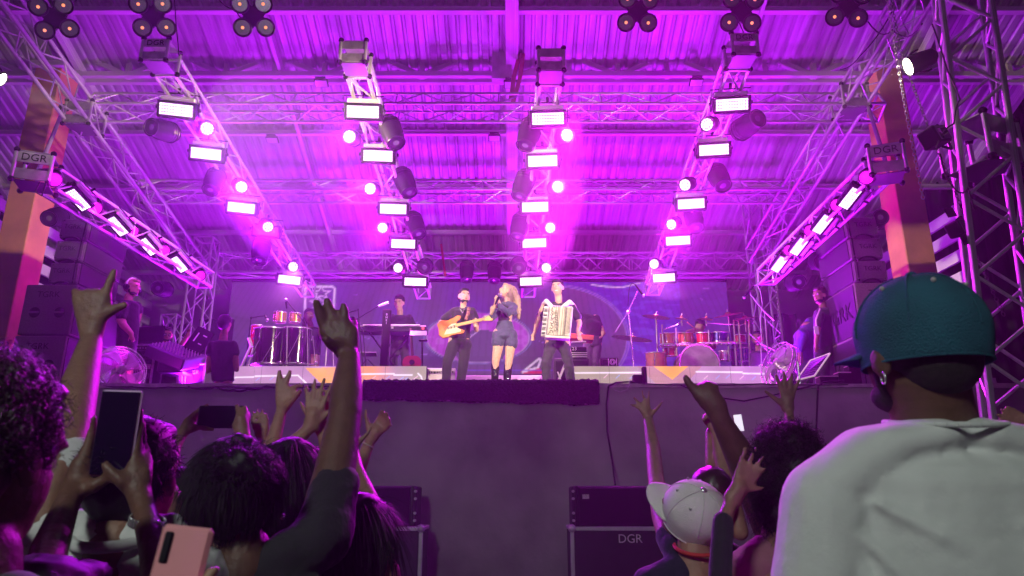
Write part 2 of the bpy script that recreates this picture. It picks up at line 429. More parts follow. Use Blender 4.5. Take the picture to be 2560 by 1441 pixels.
def make_base():                                            # yoke and base of a moving head, local z up, head pivot at 0
    r = proto('base_rig')
    y = MB()
    for s in (-1,1):
        y.cbox((s*.185,0,.10), (.05,.12,.30), .02); y.cyl((s*.15,0,0),(s*.215,0,0), .07, n=14)
    y.cbox((0,0,.265), (.42,.14,.06), .015); y.build('yoke_arm', black, r)
    MB().cbox((0,0,.36), (.34,.28,.13), .025).build('base_box', black, r)
    MB().box((0,-.142,.36), (.12,.004,.06)).build('display', mat('lcd_grey', (.25,.25,.3), .2, emit=(.5,.4,.6), estr=.25), r)
    h = MB().cyl((-.12,0,.42),(-.12,0,.52), .02).cyl((.12,0,.42),(.12,0,.52), .02).box((0,0,.50),(.36,.05,.03)); h.build('hanging_clamp', rubber, r)
    return r
BAR = make_bar(lens_on, lens_gap); HL = make_head('lit'); HM = make_head('mag'); HB = make_head('beam'); BASE = make_base()
PURP = (.51, .006, 1.0); PINK = (.88, .006, .95); BLUE = (.28,.03,1.0)
def place_fix(pr, M, label, group, cat='stage light'):
    c = copy_tree(pr, M, None, label, group); c['category'] = cat; return c
ORD = ['nearest', 'second from the front', 'third from the front', 'fourth from the front', 'last']
DEP = [8.5, 9.5, 10.8, 12.1, 13.6]
EB = 60
rowsB = {'B': [(440,275),(515,385),(603,520),(664,577),(723,700)], 'C': [(907,280),(945,390),(983,523),(1008,610),(1038,705)],
         'D': [(1370,297),(1357,403),(1338,518),(1336,608),(1327,704)], 'E': [(1830,262),(1785,375),(1728,510),(1695,602),(1660,695)]}
dark_bar = make_bar(mat('unlit_lens', (.3,.3,.3), .2), mat('unlit_board', (.15,.15,.15), .4))
for k, pts in rowsB.items():
    for i, (x, y) in enumerate(pts):
        p = P(x, y, DEP[i]); yaw = {'B': .16, 'C': .05, 'D': -.04, 'E': -.12}[k]
        n = Vector((yaw, -1, -.42 + .06*i)); u = Vector((1, 0, {'B': -.10, 'C': -.03, 'D': .03, 'E': .05}[k]))
        M = frame(n, u, p); lit = not (k == 'B' and i == 3)
        c = place_fix(BAR if lit else dark_bar, M, '%s LED bar light, %s on the %s' % ('glowing' if lit else 'unlit', ORD[i], RN[k]), 'LED bar lights')
        if lit: lamp('bar_glow', 'SPOT', p + n.normalized()*.03, EB, PINK if k in 'CD' else PURP, None, .12, aim=n, spot=165, blend=.6)
for k, pts, side in (('A', [(195,501),(293,567),(370,618),(447,662)], -1), ('F', [(2125,497),(2056,562),(1997,618),(1948,662)], 1)):
    for i, (x, y) in enumerate(pts):
        p = P(x, y, [8.5,9.4,10.3,11.1][i]); n = Vector((-side*.42, -.40, -.80)); M = frame(n, Vector((0,1,0)), p) @ Matrix.Scale(.8, 4)
        place_fix(BAR, M, 'glowing LED bar light, %s on the %s' % (ORD[i] if i < 3 else 'last', RN[k]), 'LED bar lights')
        lamp('bar_glow', 'SPOT', p + n.normalized()*.03, EB*.8, PURP, None, .12, aim=n, spot=165, blend=.6)
rowsH = {'B': [(518,322),(604,468),(670,568),(733,667)], 'C': [(873,342),(925,472),(956,570),(995,670)],
         'D': [(1418,338),(1395,467),(1376,570),(1366,670)], 'E': [(1767,312),(1712,463),(1678,562),(1635,660)]}
DH = [9.0, 10.2, 11.5, 12.9]
hdir = {'B': (.75,-1,-.75), 'C': (-.10,-1,-.35), 'D': (.30,-1,-.35), 'E': (-.80,-1,-.65)}
def head_at(pr, p, n, label, group, k=1.0):
    n = Vector(n).normalized(); c = place_fix(pr, frame(n, Vector((1,0,0)), p) @ Matrix.Scale(k, 4), label, group)
    inv = c.matrix_local.inverted()
    B = Matrix.Rotation(math.atan2(n.x, -n.y), 4, 'Z'); B.translation = Vector(p) - n*.14*k; B = B @ Matrix.Scale(k, 4)
    for ch in BASE.children:
        b = ch.copy(); COL.objects.link(b); b.parent = c; b.matrix_local = inv @ B
    return c
for k, pts in rowsH.items():
    for i, (x, y) in enumerate(pts):
        p = P(x, y, DH[i]); n = Vector(hdir[k]) if i < 3 else Vector((hdir[k][0]*.6, -1, -.3))
        head_at(HL, p, n, 'glowing round moving head light, %s on the %s' % (ORD[i] if i < 3 else 'last', RN[k]), 'moving head wash lights', .88)
        lamp('head_glow', 'SPOT', p + n.normalized()*.03, 22, PINK if k in 'CD' else PURP, None, .08, aim=n, spot=160, blend=.6)
        if i == 3: lamp('head_downlight', 'SPOT', p + n.normalized()*.05, 900, (1,.22,.95), None, .09, aim=(.05 if k in 'BC' else .1,-.02,-1), spot=95, blend=.8)
        if i < 3: lamp('head_wash', 'SPOT', p + n.normalized()*.05, 620, PINK if k in 'DE' else PURP, None, .09, aim=Vector(((-p.x-.3)/10+{'B':-.25,'C':-.1,'D':.1,'E':.25}[k], -1, -.62-.08*i)), spot=62, blend=.8)
beams = [(392,322,8.9,(-.3,-1,-.3),'left of the nearest lamp on the left roof truss'), (530,465,10.2,(0,-.5,-1),'in the smoke on the left roof truss'),
 (985,345,9.1,(.4,-.3,-1),'nearest black one on the left centre roof truss'), (1018,470,10.4,(.4,-.3,-1),'second black one on the left centre roof truss'),
 (1043,575,11.7,(.4,-.4,-1),'third black one on the left centre roof truss'), (1062,668,13.0,(.1,-1,-.4),'last black one on the left centre roof truss'),
 (1318,350,9.1,(-.3,-.2,-1),'nearest black one on the right centre roof truss'), (1303,478,10.4,(-.3,-.2,-1),'second black one on the right centre roof truss'),
 (1296,580,11.7,(-.2,-.3,-1),'third black one on the right centre roof truss'), (1297,668,13.0,(0,-.9,-.5),'last black one on the right centre roof truss'),
 (1882,305,9.0,(.35,-1,-.05),'big one with a clear lens at the right roof truss'), (1803,455,10.3,(.1,-.6,-1),'second black one on the right roof truss'),
 (1738,560,11.6,(.0,-.5,-1),'third black one on the right roof truss'), (650,640,11.9,(.1,-.4,-1),'dim black one low in the smoke on the left roof truss'),
 (1166,690,14.4,(0,-.3,-1),'left of the pair on the rear cross truss'), (1236,692,14.4,(0,-.3,-1),'right of the pair on the rear cross truss'),
 (1993,706,11.6,(-.1,-1,-.25),'hanging under the far right low truss beside the standing man'), (2050,655,11.0,(-.2,-1,-.4),'above the standing man by the right speaker stack'),
 (2195,548,10.4,(-.1,-1,-.1),'behind the top of the right line array'), (400,722,12.5,(.1,-1,-.2),'hanging above the man with headphones'),
 (130,545,10.3,(.2,-1,-.5),'behind the top of the left line array')]
for x, y, Y, n, w in beams: head_at(HB, P(x,y,Y), n, 'black beam moving head, ' + w, 'black beam moving heads', 1.08 if Y < 13.5 and 600 < x < 1900 else 1.0)
for x, y, Y, side, w in [(135,450,7.9,-1,'beside the left plated corner block'),(238,521,8.95,-1,'after the first bar of the far left low truss'),(331,578,9.9,-1,'after the second bar of the far left low truss'),(411,627,10.7,-1,'after the third bar of the far left low truss'),(501,690,11.8,-1,'last on the far left low truss'),
   (2166,445,7.9,1,'beside the right plated corner block'),(2092,514,8.95,1,'after the first bar of the far right low truss'),(2025,578,9.9,1,'after the second bar of the far right low truss'),(1972,627,10.7,1,'after the third bar of the far right low truss')]:
    c = place_fix(HM, frame((-side*.55,-.75,-.55), (0,1,0), P(x,y,Y)) @ Matrix.Scale(.76, 4), 'round magenta par light, '+w, 'magenta par lights')
    lamp('par_glow', 'POINT', P(x,y,Y)+Vector((-side*.12,-.12,-.1)), 14, PINK, None, .06)
# roof blinders: four lamps on an X shaped body
tung = mat('tungsten_bulb', (.6,.3,.1), .3, emit=(1,.33,.12), estr=1.2)
refl = mat('lamp_reflector', (.22,.18,.22), .25, .8)
def make_blinder():
    r = proto('blinder_light'); C = [(.15,.15),(-.15,.15),(-.15,-.15),(.15,-.15)]
    b = MB(); poly = []
    for i in range(32):
        a = 2*math.pi*i/32; poly.append(((.125+.075*abs(math.sin(2*a))**1)*math.cos(a), (.125+.075*abs(math.sin(2*a)))*math.sin(a)))
    b.prism(poly, -.14, -.02); b.build('body', black, r)
    for x, y in C:
        l = MB().lathe([(.05,-.16),(.10,-.14),(.122,-.05),(.126,.0),(.118,.004),(.10,-.01)], Matrix.Translation((x,y,0)), n=20).build('lamp_can', blackp, r, smooth=50)
        MB().lathe([(.098,.0),(.07,-.03),(.03,-.05)], Matrix.Translation((x,y,0)), n=18).build('reflector', refl, l, smooth=50, world=False)
        MB().sph((x,y,-.015), (.036,.036,.02), n=12, m=7).build('bulb', tung, l, smooth=50, world=False)
    y = MB().box((0,.29,-.09),(.05,.10,.03)).cyl((0,.33,-.09),(0,.46,-.09),.018); y.build('bracket', black, r)
    return r
BL = make_blinder()
for x, y, rot, w in [(135,45,.12,'leftmost'),(381,40,.05,'second from the left'),(632,40,.03,'third from the left'),(1595,28,-.03,'third from the right'),(1855,28,-.05,'second from the right'),(2122,15,-.1,'rightmost')]:
    p = P(x,y,8.2); p.z = P(x,y,8.2).z
    place_fix(BL, frame((-(x-1280)/2400,-1,-.62), (1,0,rot), p), 'four lamp blinder cluster under the roof front, %s of six' % w, 'four lamp blinders')
    cb = MB(); a = p+Vector((0,.1,.25)); cb.tube([a, a+Vector((.05,.3,.9))], .012).tube([a+Vector((.1,0,0)), a+Vector((.3,.5,1.2))], .006); cb.build('blinder_drop_pole', black, None, label='thin black drop pole holding the %s blinder' % w, cat='pole', group='drop poles of the blinders')
# small floods on the purlins
def make_flood():
    r = proto('small_floodlight')
    MB().cbox((0,0,-.03),(.26,.17,.05),.01).build('housing', black, r)
    MB().box((0,0,-.001),(.225,.135,.008)).build('front_glass', mat('flood_glass',(.5,.5,.55),.15), r)
    MB().box((0,.11,-.03),(.2,.06,.012)).build('bracket', black, r); return r
FL = make_flood()
for x,y,Y,w in [(803,210,12.1,'under the girder left of centre'),(680,352,13.7,'on the purlin at left'),(1276,213,12.1,'beside the red strap'),(1236,347,13.7,'on the purlin at centre'),(1741,208,12.1,'under the girder at right'),(1150,575,17.0,'on the rear roof above the singer')]:
    place_fix(FL, frame((0,-.5,-1),(1,0,0),P(x,y,Y)), 'small square floodlight %s' % w, 'small roof floodlights', 'floodlight')
# warm key lamps on both sides
key = mat('hot_white_lens', (.9,.9,.9), .4, emit=(1,.93,.72), estr=14)
def par(label, p, aim):
    n = Vector(aim).normalized(); t = thing('par_can', p, label, 'spotlight', 'white front spotlights'); M = frame(n, (0,0,1), p) @ Matrix.Scale(.74, 4)
    MB().lathe([(.05,-.34),(.09,-.30),(.105,-.18),(.115,0),(.105,-.01)], M, n=20).build('can', black, t, smooth=40)
    MB().lathe([(.104,-.012),(.09,-.005),(.04,0)], M, n=20).build('lens', key, t)
    b = MB().torus((M @ Vector((0,0,-.18))), .15, .012, M.to_3x3() @ Matrix.Rotation(math.pi/2,3,'X'), n=14, a0=-.2, a1=math.pi+.2); b.build('yoke', black, t)
    return t
pr = P(2268,168,5.3); par('white spotlight clamped to the near right tower, shining left', pr, (-.90,.22,-.34))
pl = P(6,200,7.2); par('glaring white spotlight at the left edge of the frame', pl, (.62,.2,-.3))
TG = Vector((.2, 11, FLOOR+1.0))
lamp('key_right', 'SPOT', pr+Vector((-.1,.1,-.05)), 3600, (1,.80,.54), None, .08, aim=Vector((-1.5,12.4,FLOOR+2.0))-pr, spot=46, blend=.9)
lamp('key_left', 'SPOT', pl+Vector((.1,.1,-.05)), 3600, (1,.80,.56), None, .08, aim=Vector((2.3,12.4,FLOOR+1.9))-pl, spot=46, blend=.9)
lamp('added_pillar_beam_right', 'SPOT', pl+Vector((.1,.1,-.02)), 7000, (1,.80,.42), None, .25, aim=P(2245,420,12)-pl, spot=24, blend=.8)  # second beams added to both spotlights to brighten the pillars
lamp('added_pillar_beam_left', 'SPOT', pr+Vector((-.1,.1,-.02)), 7000, (1,.80,.42), None, .25, aim=P(95,420,12)-pr, spot=24, blend=.8)
lamp('spill_right', 'POINT', pr+Vector((-.12,.0,-.05)), 7, (1,.85,.6), None, .05)
lamp('spill_left', 'POINT', pl+Vector((.12,.0,-.08)), 12, (1,.9,.7), None, .05)
# floor washes added to brighten the roof, most of them hidden from view
for x, Y, w in ((640,15.6,'far left'),(905,15.7,'left'),(1200,15.7,'middle'),(1500,15.7,'right'),(1790,15.6,'far right'),(480,12.6,'left wing'),(1935,12.6,'right wing'),(470,11.3,'front left'),(830,11.3,'front centre left'),(1600,11.3,'front centre right'),(1880,11.3,'front right')):
    p = P(x,1000,Y); p.z = FLOOR+.22; t = thing('added_roof_wash_light', (p.x,p.y,FLOOR), 'added magenta floor wash light tipped at the roof, %s of the band' % w, 'stage light', 'added floor wash lights'); n = Vector((0,-.62 if Y>12 else -.30,1)).normalized(); M = frame(n,(1,0,0),p)
    MB().lathe([(.06,-.14),(.11,-.12),(.125,.0),(.115,.004),(.10,-.01)], M, n=18).build('can', black, t, smooth=50); MB().cyl(M@Vector((0,0,-.012)), M@Vector((0,0,-.004)), .11, n=18).build('lens', lens_mag, t)
    MB().box((p.x,p.y,FLOOR+.04),(.3,.2,.03)).build('foot', black, t)
    lamp('added_roof_wash', 'SPOT', p+n*.06, 1000 if Y>12 else 1400, PURP, None, .12, aim=n, spot=140, blend=.6)
# black flood + dark projector on the right tower
for (x,y,Y,s,lab) in ((2335,345,5.4,.20,'black square floodlight with handle on the near right tower'), (2395,572,5.6,.16,'black lamp with barn doors low on the near right tower')):
    p = P(x,y,Y); t = thing('tower_flood', p, lab, 'floodlight'); R = Matrix.Rotation(-.35,3,'Y') @ Matrix.Rotation(.5,3,'Z')
    MB().cbox(p,(s,s*.8,s*.8),.012,R).build('housing', black, t)
    MB().box(p+R@Vector((0,-s*.41,0)),(s*.85,.01,s*.65),R).build('glass', glass, t)
    MB().tube([p+R@Vector(q) for q in ((s*.3,0,s*.45),(s*.9,0,s*.6),(s*1.1,0,0),(s*.9,0,-s*.6),(s*.3,0,-s*.45))], .012).build('handle', black, t)
    if s < .2:
        for q in ((-.6,0,.5),(-.6,0,-.5),(.5,0,.55)): MB().box(p+R@Vector((q[0]*s*1.6,-.08,q[2]*s*1.6)),(s*.9,.006,s*.5),R).build('barn_door', black, t)
# hoist chains
def chain(label, pts, m, s=.032):
    t = thing('hoist_chain', pts[-1], label, 'chain', 'hanging hoist chains'); mb = MB(); L = 0
    pts = [Vector(p) for p in pts]; i = 0
    for a, b in zip(pts[:-1], pts[1:]):
        d = (b-a); n = max(1, int(d.length/s)); q = Vector((1,0,0)).rotation_difference(d.normalized()).to_matrix()
        for k in range(n):
            R = q @ Matrix.Rotation(math.pi/2*(i%2)+.3,3,'X'); i += 1
            mb.torus(a+d*(k+.5)/n, .5, .13, R @ Matrix.Diagonal((s*1.25,s*.8,s)), n=8, m=4)
    mb.build('links', m, t); return t
chm = mat('galvanised_chain', (.72,.70,.66), .35, .7)
chain('bright galvanised hoist chain hanging beside the right pillar', [P(2212,-40,5.2), P(2247,180,5.2), P(2275,330,5.2), P(2308,498,5.2)], chm, .030)
chain('dark hoist chain running down behind the near right tower', [P(2220,-40,5.6), P(2252,130,5.6), P(2330,345,5.6), P(2400,510,5.6), P(2440,640,5.6), P(2510,790,5.6)], mat('dark_chain',(.18,.17,.18),.4,.7), .030)
chain('thin chain hanging by the rear right tower', [P(1940,720,14), P(1955,905,14)], mat('dark_chain',(.18,.17,.18),.4,.7), .06)
# red ratchet strap on the front cross truss
t = thing('ratchet_strap', P(1292,190,11.6), 'red ratchet strap looped over the girder near centre', 'strap')
q = [P(1300,132,12.2), P(1285,190,11.6), P(1278,250,10.8)]; q2 = [P(1308,132,12.2), P(1300,195,11.6), P(1281,262,10.8)]
mb = MB()
for L_ in (q, q2):
    for a, b in zip(L_[:-1], L_[1:]): mb.cbox((a+b)/2, (.085,.012,(b-a).length*1.02), .002, Vector((0,0,1)).rotation_difference((b-a).normalized()).to_matrix())
mb.build('webbing', redstrap, t)
t2 = thing('ratchet_strap', P(1108,650,14.7), 'dark red strap wound round the rear cross truss', 'strap')
MB().cbox(P(1108,650,14.72), (.05,.012,.75), .002, Matrix.Rotation(-.15,3,'Y')).build('webbing', redstrap, t2)
for o in (BAR, HL, HM, HB, BL, FL, BASE, dark_bar):
    for ch in list(o.children_recursive)+[o]: bpy.data.objects.remove(ch, do_unlink=True)
# cables draped along the trusses
def cable(label, pts, r=.008, m=None, group='loose cables', sag=0):
    pts = [Vector(p) for p in pts]; out = []
    for a, b in zip(pts[:-1], pts[1:]):
        for k in range(6): s = k/6; out.append(a.lerp(b, s)-Vector((0,0,sag*4*s*(1-s))))
    out.append(pts[-1]); MB().tube(out, r, 6).build('cable', m or rubber, None, smooth=60, label=label, cat='cable', group=group)
cable('thin black cable hanging in front of the roof at left', [P(436,-10,8.2), P(440,60,8.15), P(448,140,8.05)], .008)
cable('black cable looping from a blinder to the left', [P(540,-10,8.2), P(590,25,8.2), P(612,45,8.2)], .008, sag=.05)
cable('black cable from the second right blinder down to its truss', [P(1845,50,8.2), P(1858,80,8.15), P(1857,115,8.05)], .008)
cable('black cable sagging from the rightmost blinder to the near tower', [P(2170,55,8.0), P(2230,75,7), P(2305,60,5.7)], .009, sag=.12)
cable('black cable curling over the right joint of the sloping truss', [P(2100,175,9.2), P(2150,140,8.8), P(2230,30,8.4)], .009, sag=.05)
cable('cable drooping from the black square floodlight', [P(2350,385,5.4), P(2370,450,5.4), P(2420,470,5.4), P(2440,520,5.4)], .007, sag=.08)
cable('cable looping down the near right tower', [P(2330,60,5.3), P(2370,180,5.3), P(2400,250,5.3), P(2385,310,5.3), P(2340,370,5.3)], .007, sag=-.04)
cable('short loop of cable below the left plated corner block', [P(100,455,7.6), P(88,480,7.6), P(105,490,7.6), P(115,458,7.6)], .008)
# ============================================================ VIDEO SCREENS (flat print: vertex colours computed here)
def projx(X, Y, Z):
    z = Z-CAMZ; dn = Y*CT+z*ST; return 1280+FPX*X/dn, 720.5-FPX*(z*CT-Y*ST)/dn
def seg_d(x, y, a, b):
    ax, ay = a; bx, by = b; dx, dy = bx-ax, by-ay
    t = np.clip(((x-ax)*dx+(y-ay)*dy)/(dx*dx+dy*dy+1e-9), 0, 1); return np.hypot(x-ax-t*dx, y-ay-t*dy)
def poly_d(x, y, pts): return np.min([seg_d(x, y, a, b) for a, b in zip(pts[:-1], pts[1:])], axis=0)
def in_poly(x, y, pts):
    r = np.zeros(x.shape, bool)
    for (x0,y0),(x1,y1) in zip(pts, pts[1:]+pts[:1]):
        c = ((y0 > y) != (y1 > y)) & (x < (x1-x0)*(y-y0)/(y1-y0+1e-9)+x0); r ^= c
    return r
def vnoise(x, y, s, seed=0):
    r = np.random.default_rng(seed); g = r.random((64,64)); fx, fy = x/s, y/s; ix, iy = np.floor(fx).astype(int), np.floor(fy).astype(int)
    u, v = fx-ix, fy-iy; u = u*u*(3-2*u); v = v*v*(3-2*v); G = lambda a, b: g[a % 64, b % 64]
    return (G(ix,iy)*(1-u)+G(ix+1,iy)*u)*(1-v)+(G(ix,iy+1)*(1-u)+G(ix+1,iy+1)*u)*v
def screen(name, parent, X0, X1, Z0, Z1, Y, nx, nz, fn, m):
    xs = np.linspace(X0, X1, nx); zs = np.linspace(Z0, Z1, nz); X, Z = np.meshgrid(xs, zs)
    px, py = projx(X.ravel(), Y, Z.ravel()); col = fn(px, py)
    v = np.stack([X.ravel(), np.full(X.size, Y), Z.ravel()], 1); off = wpos(parent)
    v = v - np.array(off)
    i = np.arange(nx*(nz-1)).reshape(nz-1, nx)[:, :-1].ravel(); f = np.stack([i, i+1, i+nx+1, i+nx], 1)
    me = bpy.data.meshes.new(name); me.from_pydata(v.tolist(), [], f.tolist())
    a = me.color_attributes.new('Col', 'FLOAT_COLOR', 'POINT'); c = np.ones((len(v), 4), np.float32); c[:, :3] = col
    a.data.foreach_set('color', c.ravel()); me.materials.append(m)
    o = bpy.data.objects.new(name, me); COL.objects.link(o); o.parent = parent; return o
def mixc(c, m, col, k=1.0): m = (np.clip(m, 0, 1)*k)[:, None]; return c*(1-m)+np.array(col)*m
def soft(d, w): return np.clip(1-d/w, 0, 1)
def backdrop(x, y):
    c = np.tile([.105,.05,.14], (len(x),1)); n = vnoise(x, y, 60, 1); n2 = vnoise(x, y*3, 22, 2)
    c = mixc(c, (n-.4)*1.6, (.13,.045,.34)); c = mixc(c, soft(abs(y-850)-20, 60)*soft(abs(x-1080)-20, 120), (.14,.06,.40), .5)
    e = ((x-1385)/182)**2+((y-850)/133)**2
    c = mixc(c, (e > 1)*(x > 1400)*(y<925), (.09,.02,.55), .8); c = mixc(c, (e > 1)*(x > 1400)*(n2 > .62), (.16,.10,.85), .35)
    c = mixc(c, (x > 1700)*1.0, (.10,.03,.17), .7)
    for e0 in (1.0, 1.07): c = mixc(c, soft(abs(np.sqrt(e)-np.sqrt(e0))*150, 2.2)*(x > 1400), (.35,.18,.6))
    e = ((x-1195)/128)**2+((y-845)/62)**2; i2 = ((x-1200)/66)**2+((y-872)/48)**2
    c = mixc(c, (e < 1)*1.0, (.50,.06,.62)); c = mixc(c, (e < 1)*(n2 > .5), (.62,.16,.75), .6); c = mixc(c, (i2 < 1)*1.0, (.10,.055,.16))
    c = mixc(c, soft(abs(np.sqrt(e)-1)*90, 2.4), (.5,.3,.65)); c = mixc(c, soft(abs(np.sqrt(e)-1.05)*90, 1.6), (.25,.2,.6))
    c = mixc(c, soft(seg_d(x, y, (1175,844), (1200,824)), 1.8), (.9,.6,.95))
    c = mixc(c, soft(poly_d(x, y, [(1478,712),(1515,717),(1555,719),(1600,708)]), 2.6), (1.,.7,1.))
    sh = [(762,835),(763,722),(770,717),(830,717),(837,722),(834,770),(826,835)]
    c = mixc(c, soft(poly_d(x, y, sh)-1.5, 2.5), (.95,.62,1.0))
    for cx, cy_, r in ((803,733,24),(797,757,24)):
        st = []
        for k in range(11):
            a = math.pi/2+k*math.pi/5; rr = r if k % 2 == 0 else r*.45; st.append((cx+rr*math.cos(a)*1.0, cy_-rr*math.sin(a)*.62))
        c = mixc(c, soft(poly_d(x, y, st)-.6, 2.0), (.9,.5,.95))
    e = ((x-1332)/30)**2+((y-929)/8)**2; c = mixc(c, (e < 1)*1.0, (.75,.02,.10))
    c = mixc(c, soft(poly_d(x, y, [(1306,931),(1348,897),(1352,900),(1345,919),(1306,931)])-1.6, 2), (.95,.7,.95))
    c = mixc(c, soft(abs(y-926), 3)*(x > 1060), (.16,.06,.7), .8); c = mixc(c, (y > 934)*1.0, (.07,.04,.10), .8)
    for k in range(26):
        r = random.Random(k); a = (r.uniform(600,1800), r.uniform(720,900)); c = mixc(c, soft(seg_d(x, y, a, (a[0]+r.uniform(6,16), a[1]+r.uniform(-2,5))), 1.5), (.5,.25,.9), .7)
    dots = (np.mod(x, 3.2) < .9)|(np.mod(y, 3.2) < .9); return c*np.where(dots, .82, 1)[:, None]
lw = thing('video_wall', P(1195,800,16.5), 'huge dim video wall behind the band showing an eye shape and blue arcs', 'video wall')
q0, q1 = P(575,760,16.5), P(1820,760,16.5); ztop = P(1280,706,16.5).z
scr = vcmat('video_wall_screen', .75, .35)
screen('screen', lw, q0.x, q1.x, FLOOR+.05, ztop, 16.5, 470, 112, backdrop, scr)
MB().box(((q0.x+q1.x)/2, 16.58, (FLOOR+ztop)/2), (q1.x-q0.x, .12, ztop-FLOOR-.1)).build('cabinet_backs', black, lw)
MB().box(((q0.x+q1.x)/2, 16.52, ztop+.04), (q1.x-q0.x, .16, .07)).build('header_bar', black, lw)
def riserfn(side):
    def fn(x, y):
        c = np.tile([.52,.27,.48], (len(x),1)); n = vnoise(x, y, 40, 5)
        if side > 0: c = mixc(c, soft(x-1560, 120), (.38,.30,.22)); c = mixc(c, np.clip((x-1730)/160,0,1), (.50,.22,.50))
        else: c = mixc(c, np.clip((x-960)/80,0,1), (.42,.33,.28)); c = mixc(c, soft(abs(x-920)-10, 60), (.85,.30,.14))
        tx, ty = (1681,956) if side > 0 else (808,968)
        tri = [(tx-50,914),(tx+42,914),(tx,ty-6)] if side > 0 else [(tx-45,920),(tx+95,918),(tx+25,990)]
        c = mixc(c, in_poly(x, y, tri)*1.0, (1.0,.42,.08))
        tri2 = [(tx-90,914),(tx-50,914),(tx,ty-6),(tx+42,914),(tx+75,914),(tx+20,ty+20),(tx-30,ty+14)]
        if side > 0: c = mixc(c, in_poly(x, y, tri2)*1.0, (.50,.20,.10), .5)
        if side > 0: L = [[(1422,933),(1604,932)],[(1740,930),(1855,931)],[(1858,934),(1915,935)]]; D = [(1510,945),(1540,946),(1575,947),(1760,948),(1790,947),(1815,946),(1850,948),(1880,950),(1905,952)]
        else: L = [[(565,964),(575,948),(590,944),(635,943)],[(637,941),(745,939),(765,958)],[(885,936),(985,935)],[(985,938),(1030,938)],[(1045,934),(1053,942),(1056,955)]]; D = [(575,955),(640,952),(675,950),(930,948),(965,948),(1000,950),(1035,948),(1010,952)]
        for l in L: c = mixc(c, soft(poly_d(x, y, l)-.8, 2.0), (1.,.85,1.))
        for i, d in enumerate(D): c = mixc(c, soft(seg_d(x, y, d, (d[0]+9, d[1]-8 if side>0 else d[1]-7)), 1.8), (.35,.45,1.) if i % 3 else (1.,.6,.8), .8)
        lo = (y > 939)&(np.mod(x,4) < 1.4)&(np.mod(y,4) < 1.6); c = mixc(c, lo*1.0, (.7,.5,.75), .35)
        for s in (636, 908, 1500, 1600, 1740) if side < 0 or 1 else (): c = mixc(c, soft(abs(x-s), .9), (.2,.1,.2), .6)
        return c*(.85+.3*n)[:, None]
    return fn
rs = vcmat('riser_screen', 1.15, .4)
RY = 12.0; RZ = P(1280,916,RY).z
for side, x0, x1, lab in ((-1, 551, 1066, 'left'), (1, 1422, 1927, 'right')):
    a, b = P(x0, 930, RY), P(x1, 930, RY)
    t = thing('band_riser', ((a.x+b.x)/2, RY, FLOOR), 'low %s riser with a pale glowing LED front, orange wedge graphic' % lab, 'riser', 'LED fronted risers')
    MB().box(((a.x+b.x)/2, RY+1.75, (FLOOR+RZ)/2-.01), (b.x-a.x, 3.4, RZ-FLOOR-.02)).build('platform', black, t)
    nseg = 5 if side < 0 else 5
    w = (b.x-a.x)/nseg
    for i in range(nseg): screen('led_panel', t, a.x+i*w+.002, a.x+(i+1)*w-.002, FLOOR+.01, RZ, RY, 70, 60, riserfn(side), rs)
# ============================================================ carpet hanging over the edge
a, b = P(908,985,SY-.03), P(1497,985,SY-.03); mbc = MB(); nx, nz = 150, 22
rr = np.random.default_rng(3)
for L_ in (0,):
    v = []; f = []
    for j in range(nz):
        for i in range(nx):
            s, t = i/(nx-1), j/(nz-1); hgt = .25+.06*s + .01*math.sin(i*.2)
            X = a.x+(b.x-a.x)*s; top = t < .25
            if t < .2: Y = SY+.3*(1-t/.2)-.06; Z = FLOOR+.03
            else: Y = SY-.07-.012*math.sin(i*.13)-.01*t; Z = FLOOR+.03-hgt*(t-.2)/.8
            v.append((X+rr.normal(0,.003), Y+rr.normal(0,.006), Z+rr.normal(0,.006)))
    f = [(j*nx+i, (j+1)*nx+i, (j+1)*nx+i+1, j*nx+i+1) for j in range(nz-1) for i in range(nx-1)]
    mbc.add(v, f)
cm = mat('dark_carpet_pile', (.030,.018,.045), .95, var=.95, vscale=90, bump=1, bscale=120)
cp = mbc.build('carpet', cm, None, label='strip of dark shaggy carpet draped over the middle of the stage edge', cat='carpet')
md = cp.modifiers.new('thick', 'SOLIDIFY'); md.thickness = .035; md.offset = 0
